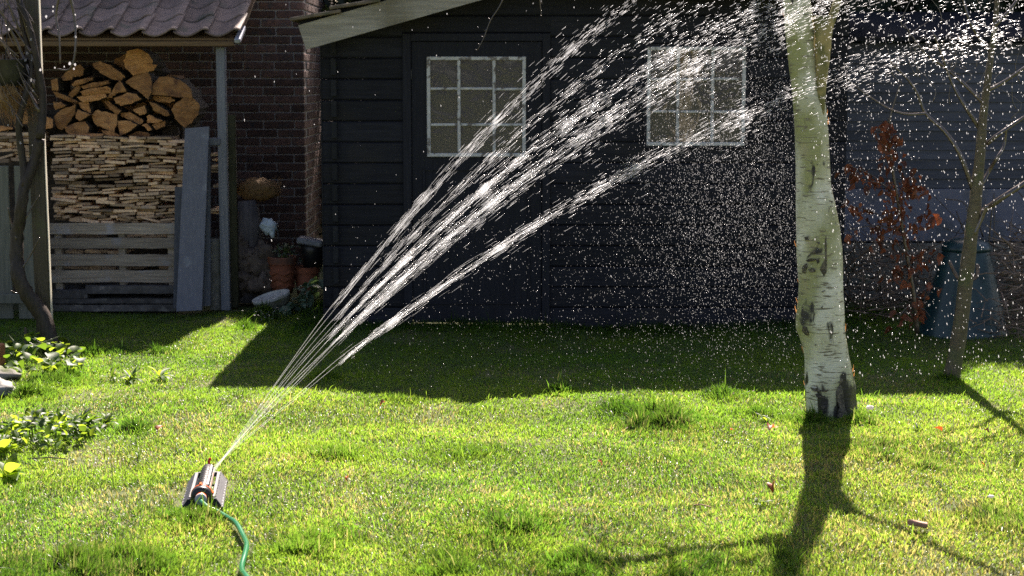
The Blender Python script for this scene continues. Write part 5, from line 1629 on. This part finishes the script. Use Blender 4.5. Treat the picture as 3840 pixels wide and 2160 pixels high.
conifer(4.75, 16.8, 6.6, 1.2, .4, 7, 'dim conifer between the middle and the far right conifers')
conifer(6.5, 15.8, 6.0, 1.1, .4, 8, 'outermost conifer beyond the right edge of the outbuilding')
# ------------------------------------------------------------------ oscillating sprinkler and hose
F_, B_ = G(757, 1905), G(781, 1803)
ax = (B_ - F_); SLN = ax.length; ax.normalize()
rt_ = ax.cross(Vector((0, 0, 1))).normalized()
UPV = Vector((0, 0, 1))
GZ0 = float(gh(F_.x, F_.y)) + .006
def S(a, r, z): return F_ + ax * a + rt_ * r + UPV * (z + GZ0)
spk = thing('lawn_sprinkler', S(SLN / 2, 0, 0), 'grey and black oscillating lawn sprinkler with orange collar', 'sprinkler')
HW, RW, RZ = .080, .036, .044
def bar(mb, p, q, w, h):
    d_ = (q - p); L_ = d_.length; d_.normalize()
    s_ = d_.cross(UPV).normalized(); u_ = s_.cross(d_)
    rot = Matrix((s_, d_, u_)).transposed()
    return mb.bbox((p + q) / 2, (w, L_, h), min(w, h) * .25, rot)
for sd in (1, -1):
    fr = MB()
    bar(fr, S(.02, sd * (RW + .010), RZ), S(SLN - .02, sd * (RW + .010), RZ), .014, .008)
    bar(fr, S(-.01, sd * HW, .008), S(SLN - .01, sd * (HW - .004), .008), .010, .010)
    pl = fr.build('side_frame', M['grey'], spk)
    ns = 10
    for k in range(ns):
        a = .02 + (SLN - .05) * k / (ns - 1)
        mb = MB(); bar(mb, S(a + .010, sd * (RW + .016), RZ - .002), S(a - .014, sd * HW, .010), .014, .0025); mb.build('slat', M['grey'], pl)
    mb = MB(); mb.prism([S(.012, sd * (RW + .004), RZ - .016), S(.012, sd * (HW - .012), -.002), S(.012, sd * (HW - .016), -.004), S(.012, sd * (RW), RZ - .02)], ax * (SLN - .03)); mb.build('slot_shade', M['navy'], spk)  # dark sheet below the slats that paints in the shade of the slots
    for (a, s2) in ((.0, 1), (SLN - .01, 1)):
        mb = MB(); mb.prism([S(a, sd * .012, RZ + .004), S(a, sd * (RW + .02), RZ), S(a, sd * (HW + .004), .004), S(a, sd * (HW - .03), .004), S(a, sd * (RW - .004), RZ - .018), S(a, sd * .012, RZ - .014)], ax * .012)
        mb.build('end_foot', M['navy'] if a == 0 else M['grey'], spk)
TZ = .056
def lath(prof, a0, m, name, seg=28, parent=spk):
    """prof: (radius, distance along the axis)"""
    rot = Matrix((rt_, UPV, -ax)).transposed()          # local z -> -axis
    rot = Matrix((rt_, ax.cross(rt_), ax)).transposed()
    mb = MB(); mb.lathe(prof, S(a0, 0, TZ), seg, rot); return mb.build(name, m, parent, True)
body = lath([(0, 0), (.024, 0), (.026, .01), (.026, SLN - .045), (.022, SLN - .03), (0, SLN - .025)], .04, M['blackplastic'], 'nozzle_tube')
for k in range(9):       # ribs along the tube
    lath([(.0262, 0), (.0276, .003), (.0276, .006), (.0262, .009)], .075 + k * (SLN - .11) / 9, M['blackplastic'], 'tube_rib', 24, body)
# nozzle strip on the upper right flank
for (an0, w, m_, nm, rr_) in ((R(40), .020, M['silver'], 'nozzle_strip', .0262), (R(16), .006, M['orange'], 'orange_stripe', .0264), (R(4), .010, M['silver'], 'edge_strip', .0258)):
    d_ = rt_ * math.cos(an0) + UPV * math.sin(an0); t_ = ax.cross(d_)
    rot = Matrix((t_, ax, d_)).transposed()
    mb = MB(); mb.bbox(S(.05 + (SLN - .06) / 2, 0, TZ) + d_ * (rr_ + .001), (w, SLN - .07, .006), .002, rot); st_ = mb.build(nm, m_, body)
    if nm == 'nozzle_strip':
        for k in range(14):
            mb = MB(); p = S(.08 + k * (SLN - .12) / 13, 0, TZ) + d_ * .030
            mb.tube([p, p + d_ * .005], .0032, 8); mb.build('nozzle', M['blackplastic'], st_)
lath([(0, 0), (.030, 0), (.040, .006), (.042, .014), (.042, .034), (.034, .05), (.027, .062), (0, .062)], -.025, M['blackplastic'], 'collar')
lath([(.0425, 0), (.0440, .002), (.0440, .007), (.0425, .009)], .008, M['orange'], 'orange_ring')
for an0 in (R(95), R(10)):
    d_ = rt_ * math.cos(an0) + UPV * math.sin(an0); t_ = ax.cross(d_); rot = Matrix((t_, ax, d_)).transposed()
    mb = MB(); mb.bbox(S(.022, 0, TZ) + d_ * .042, (.009, .034, .012), .003, rot); mb.build('orange_tab', M['orange'], spk)
lath([(0, 0), (.021, 0), (.023, .004), (.023, .022), (0, .024)], -.046, M['orange'], 'hose_connector')
lath([(.014, -.004), (.0225, -.004), (.0235, 0), (.0225, .012), (.012, .012)], -.058, M['silver'], 'connector_ring')
mb = MB(); mb.bbox(S(SLN + .012, .004, TZ + .028), (.010, .012, .022), .003); mb.bbox(S(SLN + .014, .008, TZ + .042), (.012, .008, .010), .003); mb.build('end_tab', M['red'], spk)
mb = MB(); mb.bbox(S(.055, -.006, TZ + .030), (.014, .024, .012), .003); mb.build('slider', M['red'], spk)
mb = MB(); mb.bbox(S(.065, .018, TZ + .026), (.016, .02, .010), .003); mb.build('slider', M['blackplastic'], spk)
# hose
hp = [S(-.046, 0, TZ), S(-.075, .002, TZ - .004)]
for (u, v, z) in ((784, 1912, .026), (812, 1922, .018), (850, 1943, .012), (886, 1975, .010), (913, 2018, .010), (925, 2056, .010), (919, 2096, .010), (908, 2130, .010), (909, 2158, .010), (925, 2185, .015), (975, 2260, .015), (1010, 2400, .015), (980, 2600, .015)):
    q_ = G(u, v, z); q_.z += float(gh(q_.x, q_.y)) + .020; hp.append(q_)
s_ = smooth(hp, 6); mb = MB(); mb.tube(s_, .0100, 14)
single(mb, 'garden_hose', M['hose'], (s_[40].x, s_[40].y, 0), 'bright green garden hose curving from the sprinkler to the picture edge', 'hose', smooth=True)

# ------------------------------------------------------------------ water
NOZ = S(SLN * .75, .03, TZ + .02)
def drops(name, pos, vel, length, width, m, label, sides=5):
    """elongated drops (spindles) along their flight; pos, vel: (n,3); one mesh"""
    n = len(pos)
    d = vel / np.linalg.norm(vel, axis=1)[:, None]
    h = np.cross(d, np.array([.3, .2, .93])); h /= np.linalg.norm(h, axis=1)[:, None]
    g = np.cross(d, h)
    rings = [(-1, .0), (-.72, .8), (.35, 1.0), (1, 0)]
    V_ = [];
    for (t, r) in rings:
        if r == 0:
            V_.append((pos + d * (t * length / 2)[:, None])[:, None, :])
        else:
            an = np.arange(sides) * 2 * np.pi / sides
            ring = pos[:, None, :] + (d * (t * length / 2)[:, None])[:, None, :] + (h[:, None, :] * np.cos(an)[None, :, None] + g[:, None, :] * np.sin(an)[None, :, None]) * (r * width / 2)[:, None, None]
            V_.append(ring)
    V_ = np.concatenate(V_, 1); k = V_.shape[1]
    tri = []
    for i in range(sides):
        j = (i + 1) % sides
        tri += [(0, 1 + j, 1 + i), (1 + i, 1 + j, 1 + sides + j), (1 + i, 1 + sides + j, 1 + sides + i), (1 + sides + i, 1 + sides + j, 1 + 2 * sides)]
    T = (np.arange(n)[:, None, None] * k + np.array(tri)[None]).reshape(-1)
    me = bpy.data.meshes.new(name)
    me.vertices.add(n * k); me.vertices.foreach_set('co', V_.ravel())
    nt = len(tri) * n
    me.loops.add(nt * 3); me.loops.foreach_set('vertex_index', T.astype(np.int32))
    me.polygons.add(nt); me.polygons.foreach_set('loop_start', (np.arange(nt) * 3).astype(np.int32))
    me.polygons.foreach_set('use_smooth', np.ones(nt, bool))
    me.update(calc_edges=True)
    o = put(name, me, m)
    return tag(o, label, None, None, 'stuff')
GV = 9.81
def fit(points, vd, p0):
    """launch speed (vx, vz) so the flight passes the photo points, for a given depth speed"""
    best = None
    for vx in np.arange(3.5, 9.5, .1):
        for vz in np.arange(4.5, 9.5, .1):
            e = 0
            for (u, v) in points:
                lo, hi = 0.0, 2.0
                for _ in range(22):
                    t = (lo + hi) / 2
                    pu, pv_ = proj(p0.x + vx * t, p0.y + vd * t, 0)
                    if pu < u: lo = t
                    else: hi = t
                pu, pv_ = proj(p0.x + vx * t, p0.y + vd * t, p0.z + vz * t - GV * t * t / 2)
                e += (pv_ - v) ** 2
            if best is None or e < best[0]: best = (e, vx, vz)
    return best
JETS = [  # photo points on each jet, depth speed, strength
    ([(1265, 1150), (1505, 835), (1880, 450), (2320, 30)], 1.6, 1.0, 'topmost water jet of the sprinkler fan'),
    ([(1340, 1075), (1640, 770), (2020, 470), (2500, 110), (2800, -90), (3000, -220)], 1.1, .6, 'thin broken water jet just under the topmost one'),
    ([(1290, 1180), (1560, 890), (1960, 590), (2420, 290), (2760, 90), (3100, -90), (3300, -180)], .7, 1.5, 'heavy upper water jet in the middle of the fan'),
    ([(1330, 1180), (1640, 900), (2060, 590), (2560, 300), (2900, 110), (3250, -60), (3450, -150)], .3, 1.5, 'heavy lower water jet in the middle of the fan'),
    ([(1330, 1210), (1640, 935), (2060, 635), (2560, 350), (3000, 120), (3350, -50)], -.1, .35, 'lower stray water jet under the heavy middle ones'),
    ([(1420, 1240), (1790, 985), (2240, 700), (2900, 385), (3400, 190)], .2, 1.1, 'lowest and flattest water jet passing the birch'),
]
jn = 0
for (pts, vd, amt, lab) in JETS:
    jn += 1
    p0 = S(SLN * (.62 + .055 * jn), .03, TZ + .02)
    e, vx, vz = fit(pts, vd, p0)
    v0 = np.array([vx, vd, vz]); sp = np.linalg.norm(v0)
    r_ = np.random.default_rng(100 + jn)
    g = np.array([0, 0, -GV])
    P0 = np.array(p0)
    Tend = 2.15 / vx * 2.2
    Tend = min(Tend, 1.1)
    # solid part: two to three thin wavering threads
    mb = MB()
    tb = .17 * 5.5 / vx * 1.25
    for th in range(2):
        ph = r_.random(4) * 6.28; pp_ = []
        nn = 46
        for i in range(nn):
            t = tb * i / (nn - 1)
            w = .003 + .028 * t / tb * (.6 + .4 * th)
            off = np.array([math.sin(i * .33 + ph[0]) * .35, math.sin(i * .27 + ph[1]), math.sin(i * .31 + ph[2])]) * w * .5 + (th - .5) * np.array([-.45, 0, .9]) * w
            pp_.append(P0 + v0 * t + g * t * t / 2 + off)
        rads = [(.0007 + .0005 * r_.random()) * min(1, amt + .15) * (1 - .5 * (i / (nn - 1)) ** 3) for i in range(nn)]
        mb.tube(pp_, rads, 6)
    tag(mb.build('water_jet', M['stream'], None, True), lab + ', unbroken near the nozzles', None, None, 'stuff')
    # broken part
    n = int(2700 * amt)
    t = tb * .45 + (Tend - tb * .45) * ((np.arange(n) + r_.random(n) * 1.5) / n) ** .92
    # bunching: drops travel in pulses
    t = t + .0045 * np.sin(t * 90 + jn) + .0022 * np.sin(t * 210 + jn * 3)
    spread = .005 + .20 * t ** 1.5
    perp = r_.normal(0, 1, (n, 3))
    core = r_.random(n) < .55
    perp[core] *= .45
    perp = np.clip(perp, -2.2, 2.2)
    halo = r_.random(n) < .2                 # stray drops fill the air between the jets
    perp[halo] *= 2.3
    if jn == 6: perp *= (1 + 1.3 * np.clip(t - .25, 0, .4) / .4)[:, None]
    pos = P0 + v0 * t[:, None] + g * (t * t / 2)[:, None] + perp * spread[:, None] * np.array([.55, 1.2, .75])
    vel = v0 + g * t[:, None] + r_.normal(0, .25, (n, 3))
    young = np.clip(1 - (t - tb * .6) / .28, 0, 1)
    ln_ = (.014 + .014 * r_.random(n)) + .07 * young * r_.random(n)
    wd_ = (.0012 + .0020 * r_.random(n) ** 1.5) * (1 - .5 * young)
    ok = pos[:, 2] > .05
    drops('water_drops', pos[ok], vel[ok], ln_[ok], wd_[ok], M['drop'], lab + ', broken into flying drops')
# fine falling drizzle lit from behind
def drizzle(name, n, us, vs_, Yr, size, lab, seed, fall=3.0, stretch=1.5):
    r_ = np.random.default_rng(seed)
    pos = []
    while len(pos) < n:
        u, v = us(r_), vs_(r_)
        if -200 < u < 4050 and -150 < v < 1480:
            p = P(u, v, r_.uniform(*Yr))
            if p.z > .05: pos.append(tuple(p))
    pos = np.array(pos); n = len(pos)
    vel = np.stack([r_.normal(.5, .5, n), r_.normal(0, .4, n), -fall + r_.normal(0, .6, n)], 1)
    w = size[0] + (size[1] - size[0]) * r_.random(n) ** 2.6
    drops(name, pos, vel, w * (stretch * 1.1 + 1.6 * r_.random(n) ** 2), w, M['mist'] if size[1] < .004 else M['drop'], lab, 4)
drizzle('drizzle', 11500, lambda r: r.normal(2790, 230), lambda r: r.normal(700, 330), (7.6, 9.2), (.0014, .0032), 'fine bright drizzle in front of the black shed wall beside the birch', 1)
drizzle('drizzle', 2800, lambda r: r.normal(2480, 400), lambda r: r.normal(960, 260), (7.4, 9.0), (.0012, .0028), 'thin drizzle low in front of the black shed wall', 2)
drizzle('drizzle', 900, lambda r: r.uniform(1300, 3000), lambda r: r.uniform(850, 1450), (7.2, 8.8), (.0012, .0026), 'sparse drizzle over the shaded lawn', 3)
drizzle('drizzle', 1500, lambda r: r.uniform(3050, 3900), lambda r: r.uniform(-60, 1420) ** 1.0, (6.9, 8.3), (.0026, .0052), 'coarse white falling drops around the sapling', 4, 3.5, 1.3)
drizzle('drizzle', 700, lambda r: r.uniform(2900, 3900), lambda r: abs(r.normal(0, 260)) - 60, (6.9, 8.3), (.0026, .0050), 'dense falling drops high at the right above the outbuilding', 5, 3.0, 1.3)
drizzle('drizzle', 70, lambda r: r.uniform(900, 2300), lambda r: r.uniform(-50, 1250), (7.0, 9.0), (.0022, .0045), 'few stray drops in front of brick wall and shed door', 6, 3.0, 1.8)

# ------------------------------------------------------------------ small litter on the lawn
fl = leaf_set(M['fallen'], .05, .034, 4, 2.0, .8)
for (u, v, s_, lab) in ((2890, 1628, 1.0, 'orange fallen leaf pair left of the birch foot'), (2905, 1640, .7, 'small orange scrap of leaf by the fallen leaf pair'), (2900, 1850, 1.1, 'upright rust-red fallen leaf left of the birch shadow'), (3530, 1662, .8, 'orange fallen leaf between sapling and picture edge'),
                     (2245, 1750, .6, 'small rust-red fallen leaf in mid lawn'), (590, 1625, .9, 'dark rust fallen leaf left of the water jets'), (1440, 1525, .7, 'dark curled fallen leaf near the shed shadow edge'), (3695, 1650, .6, 'tiny rust leaf at the far right of the lawn'), (3680, 1775, .5, 'dark crumb of leaf in the straw-coloured patch'),
                     (1305, 1815, .5, 'small brown leaf in the middle of the lit lawn'), (2740, 1640, .5, 'small dark leaf scrap behind the fallen leaf pair')):
    g = G(u, v); o = bpy.data.objects.new('fallen_leaf', random.choice(fl)); col.objects.link(o); ORG[o] = g
    o.location = (g.x, g.y, gz_at(g) + .035); o.rotation_euler = (random.uniform(.2, 1.0), random.uniform(-.5, .5), random.uniform(0, 6.28)); o.scale = (s_,) * 3
    tag(o, lab, 'leaf', 'fallen leaves on the lawn')
g = G(3440, 2000); mb = MB(); mb.bbox((g.x, g.y, gz_at(g) + .03), (.075, .03, .018), .004, Matrix.Rotation(R(-15), 3, 'Z') @ Matrix.Rotation(R(8), 3, 'Y'))
single(mb, 'bark_chip', M['woodchip'], (g.x, g.y, 0), 'reddish brown broken bark chip lying in the yellowed lawn', 'wood chip')
g = G(3262, 1558); mb = MB(); lumpy(mb, (g.x, g.y, gz_at(g) + .03), .016, (1.3, 1, .7), .3, 2, 10, 8, 2)
single(mb, 'white_pebble', M['petal'], (g.x, g.y, 0), 'bright white pebble beside the birch foot', 'pebble', smooth=True)
g = G(3715, 1895); mb = MB(); lumpy(mb, (g.x, g.y, gz_at(g) + .03), .010, (1.4, 1, .6), .3, 2, 10, 8, 3)
single(mb, 'white_pebble', M['petal'], (g.x, g.y, 0), 'small white pebble alone at the right side of the lawn', 'pebble', smooth=True)
g = G(2630, 1925); mb = MB(); mb.tube([(g.x - .03, g.y + .01, gz_at(g) + .04), (g.x, g.y, gz_at(g) + .045), (g.x + .035, g.y - .02, gz_at(g) + .04)], .0025, 6)
single(mb, 'pale_twig', M['woodchip'], (g.x, g.y, 0), 'pale short twig lying left of the birch shadow', 'twig')
g = G(180, 1738); mb = MB(); mb.tube([(g.x - .09, g.y, gz_at(g) + .04), (g.x, g.y + .01, gz_at(g) + .045), (g.x + .08, g.y, gz_at(g) + .04)], .0028, 6)
single(mb, 'dark_twig', M['twig'], (g.x, g.y, 0), 'dark straight twig lying below the bright leafy clump', 'twig')

lt = MB()
for k in range(170):
    y_ = random.uniform(5.7, 10.5); x_ = random.uniform(-.31, .31) * y_
    g = Vector((x_, y_, 0)); z_ = gz_at(g) + random.uniform(.012, .028); r_ = random.uniform(.004, .013); a_ = random.uniform(0, 6.28); tl_ = random.uniform(-.5, .5)
    ca_, sa_ = math.cos(a_), math.sin(a_)
    q_ = [(-1, 0, 0), (-.3, .5, .25), (.6, .42, .1), (1, 0, .35), (.5, -.45, .2), (-.4, -.5, .05)]
    lt.add([(x_ + (px_ * ca_ - py_ * sa_) * r_, y_ + (px_ * sa_ + py_ * ca_) * r_, z_ + (pz_ + px_ * tl_) * r_) for (px_, py_, pz_) in q_], [(0, 1, 2, 3), (0, 3, 4, 5)])
M['litter'] = mat('dead_leaf_bits', (.06, .035, .018), (.16, .09, .045), 60, .8, .3, rand=0)
tag(lt.build('leaf_litter', M['litter'], None), 'small brown bits of dead leaf scattered through the lawn', None, None, 'stuff')
